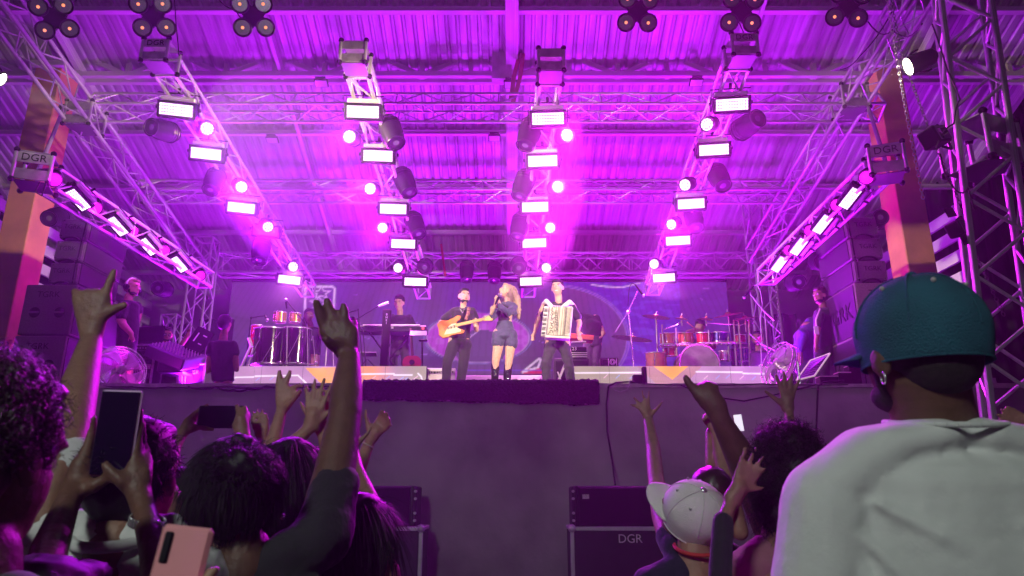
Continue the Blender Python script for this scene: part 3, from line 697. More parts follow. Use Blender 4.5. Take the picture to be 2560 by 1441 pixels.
# ============================================================ SPEAKERS
def text_on(body, size, pos, parent, m, face='front', ext=.004):
    M = Matrix.Rotation(math.pi/2, 4, 'X') if face == 'front' else Matrix.Rotation(-math.pi/2, 4, 'Z') @ Matrix.Rotation(math.pi/2, 4, 'X') if face == 'left' else Matrix.Rotation(math.pi/2, 4, 'Z') @ Matrix.Rotation(math.pi/2, 4, 'X')
    M = M.copy(); M.translation = Vector(pos); return text(body, size, M, m, parent, ext=ext)
emb = mat('embossed_logo', (.012,.012,.013), .35)
box_m = mat('speaker_case_paint', (.17,.155,.165), .6, var=.2, vscale=40, bump=.6, bscale=260)
def sub(label, X0, X1, z0, z1, side, Y0=9.9, Y1=11.15, m=box_m):
    t = thing('subwoofer', ((X0+X1)/2, Y0, z0), label, 'speaker', 'subwoofers stacked at the stage corners'); cx, cz = (X0+X1)/2, (z0+z1)/2; w = X1-X0; h = z1-z0
    MB().cbox((cx,(Y0+Y1)/2,cz), (w-.006, Y1-Y0, h-.012), .012).build('cabinet', m, t)
    for s in (-1,1):
        x = cx+s*w*.24; z = cz-h*.06
        MB().cyl((x,Y0-.003,z),(x,Y0+.02,z), w*.105, n=22).build('handle_recess', mat('handle_dark',(.004,.004,.005),.8), t)
        MB().cbox((x,Y0-.008,z),(w*.2,.014,h*.035),.003).build('handle_bar', m, t)
    text_on('TGRK', w*.17, (cx-.02,Y0-.004,cz+h*.29), t, emb)
    gx = X1+.001 if side < 0 else X0-.001
    MB().cbox((gx,(Y0+Y1)/2,cz),(.02,Y1-Y0-.06,h-.06),.004).build('grille', mat('speaker_grille',(.02,.012,.025),.55,bump=.4,bscale=300), t)
    if side > 0: text_on('TGRK', .34, (gx-.014,(Y0+Y1)/2-.05,cz), t, emb, 'left')
    return t
LX0, LX1 = -7.07, -6.32; RX0, RX1 = 4.98, 5.75
for i, (z0, z1) in enumerate(((FLOOR+.0, FLOOR+.77), (FLOOR+.775, FLOOR+1.53))):
    w = ('lower', 'upper')[i]
    sub('black %s subwoofer of the left speaker stack, two round handles' % w, LX0-(.0 if i else .02), LX1-(.0 if i else .02), z0, z1, -1)
    sub('black %s subwoofer of the right speaker stack, big embossed lettering' % w, RX0, RX1, z0, z1+.03, 1, m=box_m if not i else mat('dusty_grey_case',(.30,.29,.24),.7,var=.3,vscale=60,bump=.5,bscale=300))
def arraybox(label, X0, X1, z, h, side, tilt, Y0=9.92, Y1=11.0):
    c = Vector(((X0+X1)/2, (Y0+Y1)/2, z+h/2)); t = thing('line_array_speaker', c, label, 'speaker', 'line array speakers'); w = X1-X0
    R = Matrix.Rotation(tilt, 3, 'Y')
    f = MB().cbox(c, (w, Y1-Y0, h-.014), .02, R); f.build('cabinet', box_m, t)
    MB().cbox(c+R@Vector((-side*-.0,-(Y1-Y0)/2-.006,.01)), (w*.96,.014,h*.82), .004, R).build('end_plate', box_m, t)
    bolt = MB()
    for x in (-1,1):
        for zz in (-1,1): bolt.cyl(c+R@Vector((x*w*.40,-(Y1-Y0)/2-.022,zz*h*.36)), c+R@Vector((x*w*.40,-(Y1-Y0)/2-.01,zz*h*.36)), .012, n=8)
    bolt.build('bolts', chrome, t)
    ar = MB(); 
    ar.torus(c+R@Vector((0,-(Y1-Y0)/2-.012,-h*.62)), w*.30, .022, R @ Matrix.Rotation(math.pi/2,3,'X') @ Matrix.Diagonal((1,.55,1)), n=10, a0=math.radians(20), a1=math.radians(160)); ar.build('arched_handle', emb, t)
    MB().cbox(c+R@Vector((-side*(w/2-.05),-(Y1-Y0)/2-.016,0)), (.02,.012,h*.98), .003, R).build('rigging_rail', black, t)
    MB().cbox(c+R@Vector((-side*(w/2+.004),.0,0)), (.02,(Y1-Y0)*.93,h*.9), .004, R).build('grille', MATS['speaker_grille'], t)
    M = R.to_4x4() @ Matrix.Rotation(math.pi/2, 4, 'X'); M.translation = c+R@Vector((side*.03,-(Y1-Y0)/2-.016,.03)); text('TGRK', h*.30, M, emb, t, ext=.003)
    led = MB()
    for i in range(3): led.cyl(c+R@Vector((side*(w*.49),-(Y1-Y0)/2-.02,-.02-.03*i)), c+R@Vector((side*(w*.49),-(Y1-Y0)/2-.01,-.02-.03*i)), .009, n=6)
    led.build('connector_rings', whitep, t)
    return t
wn = ['bottom', 'middle', 'top']
for i in range(3):
    arraybox('%s line array speaker of the left stack' % wn[i], -6.78+.02*i, -6.34+.02*i-.02, FLOOR+1.54+.345*i, .335, -1, math.radians(1.5*i))
    arraybox('%s line array speaker of the right stack' % wn[i], 5.02-.02*i, 5.50-.02*i, FLOOR+1.575+.345*i, .335, 1, math.radians(-1.5*i))
# front fills on flight cases before the stage wall
def case(label, x0, x1, y0, y1, Yf, Yd, right):
    p0, p1 = P(x0, y0, Yf), P(x1, y0, Yf); zt = p0.z; t = thing('flight_case', ((p0.x+p1.x)/2, Yf, 0), label, 'flight case', 'flight cases before the stage')
    cx = (p0.x+p1.x)/2; w = p1.x-p0.x; pm = mat('flight_case_panel', (.020,.016,.026), .5, var=.2)
    MB().cbox((cx,Yf+Yd/2,zt/2), (w-.02,Yd-.02,zt-.02), .005).build('panels', pm, t)
    e = .045; alu = mat('case_edge', (.72,.72,.74), .45, .3, var=.15)
    for z in (zt-e/2, e/2+.1): MB().cbox((cx,Yf+.01,z),(w,.03,e),.006).build('edge_rail', alu, t); MB().cbox((cx,Yf+Yd-.01,z),(w,.03,e),.006).build('edge_rail', alu, t)
    for x in (p0.x+e/2, p1.x-e/2):
        MB().cbox((x,Yf+.008,zt/2+.06),(e,.03,zt-.2),.006).build('edge_rail', alu, t)
        MB().cbox((x,Yf+Yd/2,zt-e/2),(e,Yd,e*.9),.006).build('edge_rail', alu, t)
        cb = MB(); cb.sph((x,Yf,zt-.02),.045,n=10,m=7); cb.build('ball_corner', alu, t)
    text_on('DGR', .13, ((P(1575,1348,Yf).x if right else cx-.5), Yf-.012, P(1575,1348,Yf).z), t, mat('white_print',(.85,.85,.85),.5))
    return t
def fill(label, x0, x1, Yf, Yd, z0, right):
    p0, p1 = P(x0, 1215, Yf), P(x1, 1215, Yf); h = p0.z-z0; cx = (p0.x+p1.x)/2; w = p1.x-p0.x
    t = thing('front_fill_speaker', (cx, Yf, z0), label, 'speaker', 'front fill speakers on flight cases')
    MB().cbox((cx,Yf+Yd/2,z0+h/2),(w,Yd,h-.004),.015).build('cabinet', wood_black, t)
    MB().cbox((cx,Yf-.004,z0+h/2),(w-.16,.014,h-.05),.004).build('grille', mat('speaker_grille2',(.008,.006,.010),.5,bump=.5,bscale=400), t)
    g = MB()
    for i in range(14): g.box((cx,Yf-.013,z0+.05+(h-.1)*i/13),(w-.2,.004,.003))
    g.build('grille_lines', blackp, t)
    for s in (-1,1):
        MB().cbox((cx+s*(w/2-.05),Yf-.006,z0+h/2),(.035,.02,h),.004).build('rigging_rail', blackp, t)
        b = MB()
        for z in (.06,.14,h-.14,h-.06): b.cyl((cx+s*(w/2-.01),Yf-.03,z0+z),(cx+s*(w/2-.01),Yf+.03,z0+z),.016,n=8)
        b.build('rigging_pins', alu, t)
    if right: MB().box((P(1464,1242,Yf).x,Yf-.02,P(1464,1242,Yf).z),(.075,.006,.05)).build('badge', mat('badge_print',(.8,.7,.75),.5,var=.6,vscale=120), t)
YF = 8.35
zc = P(1280,1317,YF).z
case('black flight case with aluminium edges on the right, white lettering', 1425, 1800, 1317, 1441, YF, .62, True)
case('black flight case with aluminium edges on the left', 690, 1058, 1317, 1441, YF, .62, False)
fill('black front fill speaker on the right flight case, small pink badge', 1430, 1790, YF+.03, .5, zc+.003, True)
fill('black front fill speaker on the left flight case', 700, 1042, YF+.03, .5, zc+.003, False)
# ============================================================ drapes
dr = mat('black_drape', (.010,.008,.014), .9)
def drape(label, x0, x1, Y, z0, z1, seed):
    a, b = P(x0,800,Y), P(x1,800,Y); r = random.Random(seed); n = 70; v = []; f = []
    for j in range(2):
        for i in range(n+1):
            s = i/n; v.append((a.x+(b.x-a.x)*s, Y+.07*math.sin(s*(b.x-a.x)*16+r.random()*.6), z0 if j == 0 else z1))
    f = [(i, i+1, n+1+i+1, n+1+i) for i in range(n)]
    o = MB().add(v, f).build('stage_drape', dr, None, smooth=80, label=label, cat='curtain', group='black stage drapes')
    m = o.modifiers.new('s','SOLIDIFY'); m.thickness = .012; return o
drape('black drape left of the video wall', 500, 585, 16.3, FLOOR, FLOOR+2.6, 1)
drape('black drape by the left wall behind the engineer', 405, 470, 17.2, FLOOR, FLOOR+2.7, 2)
drape('black drape right of the video wall', 1820, 1885, 16.3, FLOOR, FLOOR+1.9, 3)
drape('black drape behind the rear right tower', 1925, 1990, 15.8, FLOOR, FLOOR+2.6, 4)
drape('tall black drape in the dark beyond the right pillar', 2330, 2900, 15.5, 0, 12, 5)
# ============================================================ FANS
cagem = mat('clear_fan_plastic', (.75,.62,.75), .25, trans=.3, emit=None, spec=.6)
cagew = mat('chromed_wire', (.8,.75,.8), .25, .6)
def fan(label, c, n, R0=.30, up=(0,0,1)):
    t = thing('stage_fan', (c.x, c.y, FLOOR), label, 'fan', 'round floor fans'); n = Vector(n).normalized()
    M = frame(n, Vector((0,0,1)).cross(n) if abs(n.z) < .95 else (1,0,0), c)
    hoop = MB()
    for z in (-.07,0,.07): hoop.torus(M@Vector((0,0,z)), R0, .009, M.to_3x3(), n=34, m=6)
    hoop.build('hoop', chrome, t, smooth=60)
    w = MB()
    for s in (-1,1):
        for k in range(1,13): w.torus(M@Vector((0,0,s*(.07+.045*(1-(k/13)**2)))), R0*k/13, .0022, M.to_3x3(), n=34, m=3)
        for k in range(10):
            a = 2*math.pi*k/10; w.cyl(M@Vector((0,0,s*.115)), M@Vector((R0*math.cos(a),R0*math.sin(a),s*.07)), .003, n=4)
    w.build('guard_wires', cagew, t)
    b = MB()
    for k in range(5):
        a0 = 2*math.pi*k/5; v = []; f = []
        for i in range(6):
            for j in range(6):
                r = R0*(.18+.76*i/5); a = a0+math.radians(58)*(j/5)*(.6+.4*i/5)+.4*i/5; v.append(M@Vector((r*math.cos(a), r*math.sin(a), .045*(j/5-.5))))
        f = [(i*6+j,(i+1)*6+j,(i+1)*6+j+1,i*6+j+1) for i in range(5) for j in range(5)]; b.add(v, f)
    bl = b.build('blade_wheel', cagem, t, smooth=60); mm = bl.modifiers.new('s','SOLIDIFY'); mm.thickness = .006
    MB().lathe([(.05,-.09),(.07,-.05),(.07,.05),(.045,.10)], M, n=18).build('motor_hub', cagem, t, smooth=50)
    s = MB(); q = Vector((0,0,1)).cross(n).normalized()*(R0+.02)
    s.tube([c+q, Vector((c.x+q.x, c.y+q.y, FLOOR+.02)), Vector((c.x-q.x, c.y-q.y, FLOOR+.02)), c-q], .013, 8); s.cyl(Vector((c.x+q.x*.6-.25*n.x, c.y+q.y*.6-.25*n.y, FLOOR+.02)), Vector((c.x+q.x*.6+.25*n.x, c.y+q.y*.6+.25*n.y, FLOOR+.02)), .013)
    s.cyl(Vector((c.x-q.x*.6-.25*n.x, c.y-q.y*.6-.25*n.y, FLOOR+.02)), Vector((c.x-q.x*.6+.25*n.x, c.y-q.y*.6+.25*n.y, FLOOR+.02)), .013)
    s.build('stand', chrome, t)
fan('round floor fan on the left side of the stage, glowing magenta', P(300,925,9.9), (.72,-.62,.30), .33)
fan('round floor fan seen edge on at the right of the stage', P(1952,915,9.9), (-.93,-.30,.35), .33)
lamp('fan_uplight', 'POINT', P(318,950,10.2), 7, (1,.02,.95), None, .1)
lamp('fan_uplight_right', 'POINT', P(1985,930,10.3), 5, (1,.03,.9), None, .1)
# ============================================================ INSTRUMENTS AND STAGE GEAR
def px(x, y, Y, dz=0): return P(x, y, Y)
def drum(label, x, y, wpx, hpx, Y, shellm, headm, name='drum', tilt=(0,0,1), legs=False, group=None, cat='drum'):
    t_ = mpp(y, Y); r = wpx*t_/2; h = hpx*t_; c = P(x, y, Y); t = thing(name, c-Vector((0,0,h/2)), label, cat, group)
    M = frame(tilt, (1,0,0), c)
    MB().lathe([(r*.97,-h/2),(r*.97,h/2)], M, n=26).build('shell', shellm, t, smooth=50)
    for s in (-1,1): MB().torus(M@Vector((0,0,s*h/2*.96)), r, max(.012,r*.05), M.to_3x3(), n=28, m=6).build('hoop', chrome, t, smooth=60)
    MB().cyl(M@Vector((0,0,h/2)), M@Vector((0,0,h/2+.006)), r*.95, n=26).build('drum_head', headm, t)
    for i in range(6):
        a = 2*math.pi*i/6+.2; q = Vector((math.cos(a)*r*1.01, math.sin(a)*r*1.01, 0))
        lo = -h*.46 if h < .4 else h*.22; lg = MB().cyl(M@(q+Vector((0,0,lo))), M@(q+Vector((0,0,h*.46))), .004, n=4).cbox(M@(q+Vector((0,0,0 if h < .4 else h*.22))), (.02,.02,.04), .004, M.to_3x3()); lg.build('lug', chrome, t)
    return t
def cymbal(label, x, y, rpx, Y, yb, tilt=.12, name='cymbal'):
    t_ = mpp(y, Y); r = rpx*t_; c = P(x,y,Y); t = thing(name, c, label, 'cymbal', 'cymbals of the drum kit'); M = frame((tilt,-abs(tilt)*.8,1), (1,0,0), c)
    MB().lathe([(r,-.012),(r*.6,.0),(r*.22,.012),(r*.17,.04),(.02,.05)], M, n=34).build('disc', mat('bronze_cymbal',(.62,.36,.14),.28,.9,var=.2,vscale=30), t, smooth=60)
    MB().cyl(M@Vector((0,0,.04)), M@Vector((0,0,.10)), .012).cyl(M@Vector((0,0,-.03)), Vector((c.x,c.y,P(x,yb,Y).z)), .011, n=8).build('stand_rod', chrome, t)
    return t
def stand(label, pts, r=.016, base=True, name='microphone_stand', m=None, cat='microphone stand', group='microphone stands'):
    t = thing(name, pts[0], label, cat, group); m = m or chrome; mb = MB()
    for a, b in zip(pts[:-1], pts[1:]): mb.cyl(a, b, r, n=8)
    for p in pts[1:-1]: mb.sph(p, r*2, n=8, m=6)
    mb.build('tubes', m, t)
    if base:
        l = MB(); a = Vector(pts[0])
        for k in range(3):
            q = 2*math.pi*k/3+.5; l.cyl(a+Vector((0,0,.28)), a+Vector((.3*math.cos(q),.3*math.sin(q),.01)), r*.9, n=6)
        l.build('tripod_legs', m, t)
    return t
def mic(a, b, parent):
    a, b = Vector(a), Vector(b); d = (b-a).normalized()
    MB().cyl(a, b-d*.04, .014, .021, n=10).build('mic_body', black, parent, smooth=50)
    MB().sph(b, .03, n=12, m=8).build('mic_grille', mat('mic_mesh',(.35,.35,.37),.4,.8), parent, smooth=60)
DY = 13.2; deck = RZ
orangeL = mat('amber_drum_lacquer', (.62,.19,.05), .2, coat=.6, var=.3, vscale=6); redL = mat('red_drum_lacquer', (.6,.02,.03), .22, coat=.6)
spark = mat('blue_sparkle', (.05,.04,.35), .25, .5, var=.8, vscale=60); blackL = mat('black_lacquer', (.022,.006,.016), .12, coat=.8, var=.3, vscale=30)
headw = mat('drum_skin', (.62,.58,.62), .5); headk = mat('clear_kick_skin', (.26,.31,.24), .25, var=.4, vscale=5)
goldL = mat('gold_shell', (.75,.40,.10), .25, .6, coat=.5)
k = drum('big kick drum with dark clear front skin and black hoop', 1741, 917, 98, 66, DY, orangeL, headk, 'kick_drum', (0,-1,.04), group='drums of the drum kit')
for x,y,w,h,m,l in ((1668,848,38,28,orangeL,'leftmost amber rack tom'),(1713,846,38,27,orangeL,'second amber rack tom from the left'),(1758,846,36,26,redL,'red rack tom in the middle'),(1800,844,46,24,spark,'blue sparkle tom right of the middle'),
     (1640,902,54,40,orangeL,'big amber floor tom at the left of the kit'),(1812,890,30,24,chrome,'small chrome snare at the right of the kit'),(1673,880,34,22,redL,'magenta lit snare behind the left uprights'),(1850,848,30,20,redL,'small red drum at the far right of the kit'),(1861,888,34,34,spark,'sparkle floor tom at the far right')):
    drum(l, x, y, w, h, DY+.15, m, headw, 'tom_drum', (0,-.12,1), group='drums of the drum kit')
t = thing('drum_rack', P(1740,862,DY), 'bright chrome tube rack carrying the toms', 'drum rack'); mb = MB()
mb.cyl(P(1648,866,DY-.05), P(1838,857,DY-.05), .024, n=12)
for x,y0,y1,dx in ((1640,792,935,6),(1690,820,890,2),(1655,812,880,4),(1834,800,935,8),(1846,803,935,10),(1872,800,935,2),(1772,826,866,1),(1820,845,905,3)): mb.cyl(P(x,y0,DY), P(x+dx,y1,DY), .018, n=8)
mb.build('rack_tubes', chrome, t); mb = MB()
for i in range(16): mb.sph(P(1655+i*11.5, 864-.3*i, DY-.06), .03, n=8, m=6)
mb.build('rack_clamps', chrome, t)
st = MB()
for (p, q) in (((1660,824),(1692,813)),((1692,813),(1704,803)),((1768,808),(1846,813)),((1838,797),(1885,796)),((1845,815),(1888,800)),((1868,800),(1890,812))): MB().cyl(P(*p,DY), P(*q,DY), .012, n=8).build('boom_arm', chrome, t, smooth=60)
for x,y,r,yb,l in ((1640,792,34,830,'high crash cymbal at the left of the kit'),(1704,796,15,815,'small splash cymbal left of the drummer'),(1765,797,17,815,'small splash cymbal right of the drummer'),(1820,787,37,830,'large tilted crash cymbal at the right'),(1862,796,31,830,'ride cymbal behind the right crash'),(1580,846,50,930,'wide low ride cymbal left of the kit')):
    cymbal(l, x, y, r, DY-.1, yb, -.18 if x > 1800 else .14)
# percussion set on the left riser
PYc = 12.9
for x,y,w,h,m,l,n in ((672,868,76,92,blackL,'tall black conga like tumba drum on the left','tumba_drum'),(738,868,74,92,blackL,'tall black tumba drum on the right, beside its twin','tumba_drum'),(640,852,28,78,redL,'slim red conga behind the black drums','conga_drum'),
     (700,794,31,25,goldL,'left small gold timbale above the black drums','timbale_drum'),(738,796,28,24,goldL,'right small gold timbale above the black drums','timbale_drum'),(855,838,40,20,chrome,'chrome snare behind the raised hand','timbale_drum')):
    drum(l, x, y, w, h, PYc+(.3 if n=='conga_drum' else 0), m, headw, n, (0,-.05,1), group='percussion drums')
t = thing('percussion_rack', P(700,910,PYc), 'chrome stands and clamps under the percussion drums', 'stand'); mb = MB()
mb.cyl(P(645,910,PYc-.3), P(785,912,PYc-.3), .014, n=8)
for x0,y0,x1,y1,r in ((718,815,716,930,.022),(768,812,770,930,.014),(782,840,790,930,.012),(648,850,610,925,.012),(610,925,640,880,.01),(818,860,812,930,.016),(832,865,834,930,.016),(845,850,846,930,.012),(700,830,640,930,.008),(755,825,700,930,.008)): mb.cyl(P(x0,y0,PYc-.32), P(x1,y1,PYc-.32), r*.62, n=8)
for x in (655,700,716,745,790): mb.sph(P(x,908,PYc-.33), .035, n=8, m=6)
mb.build('tubes', mat('dull_chrome', (.35,.33,.36), .35, .8), t)
for p,q,l in (((715,750),(776,826),'slanted boom over the percussion drums'),((848,790),(895,775),'thin boom behind the raised hand')):
    s = stand(l, [P(p[0]+60,925,PYc-.1), P(q[0],q[1],PYc-.1), P(*p,PYc-.1)], .011, False, m=black); mic(P(p[0]+2,p[1]+22,PYc-.1), P(p[0],p[1],PYc-.1), s)
s = stand('thin boom at the far left of the percussion set', [P(612,925,PYc), P(628,795,PYc), P(660,790,PYc)], .011, False, m=black); mic(P(662,788,PYc), P(668,800,PYc), s)
cymbal('cymbal tilted behind the raised hand', 850, 782, 26, 13.4, 850, .5, 'cymbal'); 
t = thing('folding_ladder_stand', P(625,880,12.7), 'pale folded stand leaning left of the percussion drums', 'stand'); mb = MB()
mb.cyl(P(600,925,12.7), P(628,862,12.7), .022).cyl(P(618,925,12.7), P(632,870,12.7), .014).cyl(P(622,845,12.7), P(630,868,12.7), .03); mb.build('tubes', mat('white_powder_coat',(.7,.6,.7),.5), t)
# keyboard
KY = 13.3
a, b = P(896,823,KY), P(1066,823,KY)
t = thing('keyboard', ((a.x+b.x)/2, KY, a.z-.1), 'long stage keyboard with pale end panels on a stand', 'keyboard')
MB().cbox(((a.x+b.x)/2,KY+.16,a.z), (b.x-a.x,.34,.11), .015).build('body', mat('keyboard_case',(.03,.03,.04),.4), t)
MB().cbox(((a.x+b.x)/2,KY+.16,a.z+.06), (b.x-a.x-.02,.32,.014), .003).build('top_edge', mat('keyboard_trim',(.6,.6,.62),.35), t)
kb = MB(); [kb.box((a.x+.1+i*.026,KY+.03,a.z+.07),(.022,.16,.02)) for i in range(int((b.x-a.x-.2)/.026))]; kb.build('white_keys', whitep, t)
MB().box((P(1058,821,KY).x,KY-.012,P(1058,821,KY).z),(.045,.01,.06)).build('red_badge', mat('red_print',(.7,.1,.05),.5), t)
MB().box((P(960,820,KY).x,KY-.012,P(960,820,KY).z),(.06,.01,.05)).box((P(980,820,KY).x,KY-.012,P(980,820,KY).z),(.06,.01,.04)).build('logo_plate', whitep, t)
sd = thing('keyboard_stand', ((a.x+b.x)/2, KY, deck), 'dark folding stand under the keyboard', 'stand')
mb = MB(); mb.cyl((a.x+.2,KY+.1,a.z-.05),(b.x-.4,KY+.1,deck),.018).cyl((b.x-.3,KY+.1,a.z-.05),(a.x+.3,KY+.1,deck),.018); mb.build('legs', black, sd)
t = thing('instrument_case', P(964,940,12.8), 'tall narrow black case standing before the keyboard player', 'case')
MB().cbox(P(964,860,12.8), (.16,.12,1.30), .02).build('case_body', blackL, t)
M = Matrix.Rotation(math.pi/2,4,'X'); M.translation = P(968,800,12.8)+Vector((0,-.075,0)); text('B\nH\nE\nI', .055, M, mat('white_print',(.85,.85,.85),.5), t)
t = stand('boom before the keyboard player with a white microphone', [P(916,935,12.9), P(908,830,12.9), P(890,800,12.9), P(952,762,12.9)], .010, True, m=black)
MB().cyl(P(946,766,12.9), P(971,757,12.9), .022, .028, n=10).build('white_microphone', whitep, t, smooth=50)
t = stand('small tablet stand with tray right of the keyboard', [P(1056,935,12.9), P(1055,850,12.9)], .016, False, 'tablet_stand', black, 'stand')
MB().cbox(P(1058,852,12.9), (.16,.12,.03), .01).build('tray', black, t); MB().cbox(P(1046,834,13.0), (.32,.02,.12), .006, Matrix.Rotation(-.5,3,'X')).build('tablet', mat('tablet_grey',(.15,.15,.2),.3), t)
t = stand('music stand tray low behind the keyboard', [P(888,935,13.4), P(889,830,13.4)], .014, False, 'music_stand', black, 'stand'); MB().cbox(P(922,886,13.2), (.30,.16,.02), .004, Matrix.Rotation(-.3,3,'X')).build('tray', mat('matte_grey',(.2,.2,.22),.6), t)
def guitar_body(c, M, s, m, outline):
    mb = MB(); v = [(x*s, y*s) for x, y in outline]; mb.prism(v, -.022, .022, M); return mb
# acoustic guitar on a stand behind the keyboard
t = thing('acoustic_guitar', P(1030,930,13.0), 'dark acoustic guitar standing behind the keyboard riser', 'guitar')
M = frame((.1,-1,.15), (1,0,.0), P(1030,908,13.0)); out = []
for i in range(28):
    a_ = 2*math.pi*i/28; r_ = .17+.035*math.cos(2*a_)-.02*math.sin(a_); out.append((r_*math.cos(a_)*.85, r_*math.sin(a_)*1.1))
MB().prism(out, -.04, .04, M).build('body', mat('dark_guitar_lacquer',(.25,.05,.06),.15,coat=.7), t, smooth=30)
MB().cyl(M@Vector((0,.0,.041)), M@Vector((0,.0,.045)), .05, n=18).build('sound_hole', black, t)
MB().cbox(M@Vector((-.03,.40,.03)), (.05,.55,.025), .006, M.to_3x3() @ Matrix.Rotation(.12,3,'Z')).build('neck', mat('dark_neck',(.06,.03,.02),.4), t)
# amps, cabinets
def cab(label, x0, x1, y0, y1, Y, D, m, name='guitar_amplifier', extra=None):
    a, b = P(x0,y0,Y), P(x1,y1,Y); c = Vector(((a.x+b.x)/2, Y+D/2, (a.z+b.z)/2)); w, h = b.x-a.x, a.z-b.z
    t = thing(name, (c.x, Y, b.z), label, 'amplifier'); MB().cbox(c, (w,D,h), .015).build('cabinet', m, t)
    MB().cbox(c-Vector((0,D/2+.003,0)), (w*.9,.01,h*.8), .003).build('grille', black, t); return t, c, w, h, D
t, c, w, h, D = cab('small black amplifier with round logo at the back', 1500, 1548, 895, 940, 13.0, .35, blackL)
tm = mat('white_print',(.85,.85,.85),.5)
mb = MB(); cc = P(1531,906,13.0)-Vector((0,.02,0))
for r_ in (.028,.05): mb.torus(cc, r_, .005, Matrix.Rotation(math.pi/2,3,'X'), n=18, m=4)
mb.box(cc+Vector((-.075,0,0)),(.012,.006,.13)).box(cc+Vector((.075,0,0)),(.012,.006,.13)); mb.build('logo', tm, t)
t, c, w, h, D = cab('big black bass cabinet behind the accordion player', 1385, 1475, 896, 965, 12.6, .5, wood_black)
t, c, w, h, D = cab('amplifier head with white stripes on the bass cabinet', 1416, 1468, 868, 894, 12.6, .45, blackL)
mb = MB(); [mb.box(P(1444,883+i*5,12.6)-Vector((0,.02,0)),(.34,.006,.014)) for i in range(3)]; mb.build('white_stripes', tm, t)
M = Matrix.Rotation(math.pi/2,4,'X'); M.translation = P(1444,873,12.6)+Vector((-.06,-.02,0)); text('23', .09, M, tm, t)
t = thing('red_keyboard', P(1445,852,12.5), 'red synthesizer with white keys resting on the amplifier', 'keyboard')
MB().cbox(P(1447,846,12.7), (.52,.30,.09), .01, Matrix.Rotation(.1,3,'Y')).build('body', mat('red_synth',(.6,.08,.05),.35), t); mb = MB(); [mb.box(P(1430+i*3.3,856,12.5), (.019,.12,.02)) for i in range(11)]; mb.build('keys', whitep, t)
# floor things behind the guitarist
MB().cbox(P(1103,950,12.3), (.52,.3,.36), .01).build('low_table', mat('white_cloth',(.72,.62,.72),.8), None, label='low white draped box with black fringe behind the guitarist', cat='box')
mb = MB(); [mb.cyl(P(1075+i*2.6,928,12.1), P(1075+i*2.6+random.uniform(-1,1),928+random.uniform(3,6),12.1), .008, n=4) for i in range(24)]; mb.build('fringe', rubber, None, label='black fringe along the top of the low white box', cat='fringe')
MB().cbox(P(1120,985,10.2), (.42,.3,.10), .02).build('effects_pedalboard', black, None, label='flat black pedalboard at the guitarist feet', cat='pedalboard')
MB().cbox(P(1250,985,13.5)+Vector((0,0,.18)), (1.6,.3,.30), .02).build('white_ramp', mat('white_ramp_paint',(.6,.5,.6),.6), None, label='low white ramp across the stage behind the singer', cat='ramp')
t = thing('folding_stand', P(1400,950,11.6), 'white folding stand legs behind the accordion player', 'stand'); mb = MB(); mb.cyl(P(1383,985,11.6), P(1412,912,11.6), .02).cyl(P(1394,930,11.6), P(1415,985,11.6), .012); mb.build('legs', whitep, t)
# microphone stands round the kit
s = stand('tall boom left of the drum kit with dark microphone', [P(1586,935,12.5), P(1571,778,12.5), P(1594,728,12.5)], .012, False)
MB().cyl(P(1571,778,12.5), P(1538,832,12.5), .011).build('counter_arm', chrome, s); mic(P(1588,712,12.5), P(1609,740,12.5), s); MB().sph(P(1571,779,12.5), .045, n=10, m=7).build('joint', chrome, s)
MB().tube([P(1588,712,12.5), P(1580,708,12.5), P(1574,718,12.5), P(1571,740,12.5), P(1570,765,12.5)], .006).build('cable_loop', rubber, s)
s = stand('boom at the right of the drum kit with microphone aimed left', [P(1925,950,12.4), P(1911,780,12.4), P(1875,735,12.4)], .011, False); MB().cyl(P(1911,780,12.4), P(1935,802,12.4), .012).build('counter_arm', chrome, s); mic(P(1884,716,12.4), P(1860,744,12.4), s)
MB().tube([P(1884,716,12.4), P(1892,712,12.4), P(1900,725,12.4), P(1906,760,12.4), P(1900,800,12.4), P(1905,860,12.4)], .006).build('cable_loop', mat('white_cable',(.6,.55,.6),.6), s)
s = stand('low boom behind the right fan', [P(1905,950,12.6), P(1902,860,12.6), P(1873,834,12.6)], .012, True); MB().cyl(P(1902,860,12.6), P(1938,877,12.6), .012).build('counter_arm', chrome, s)
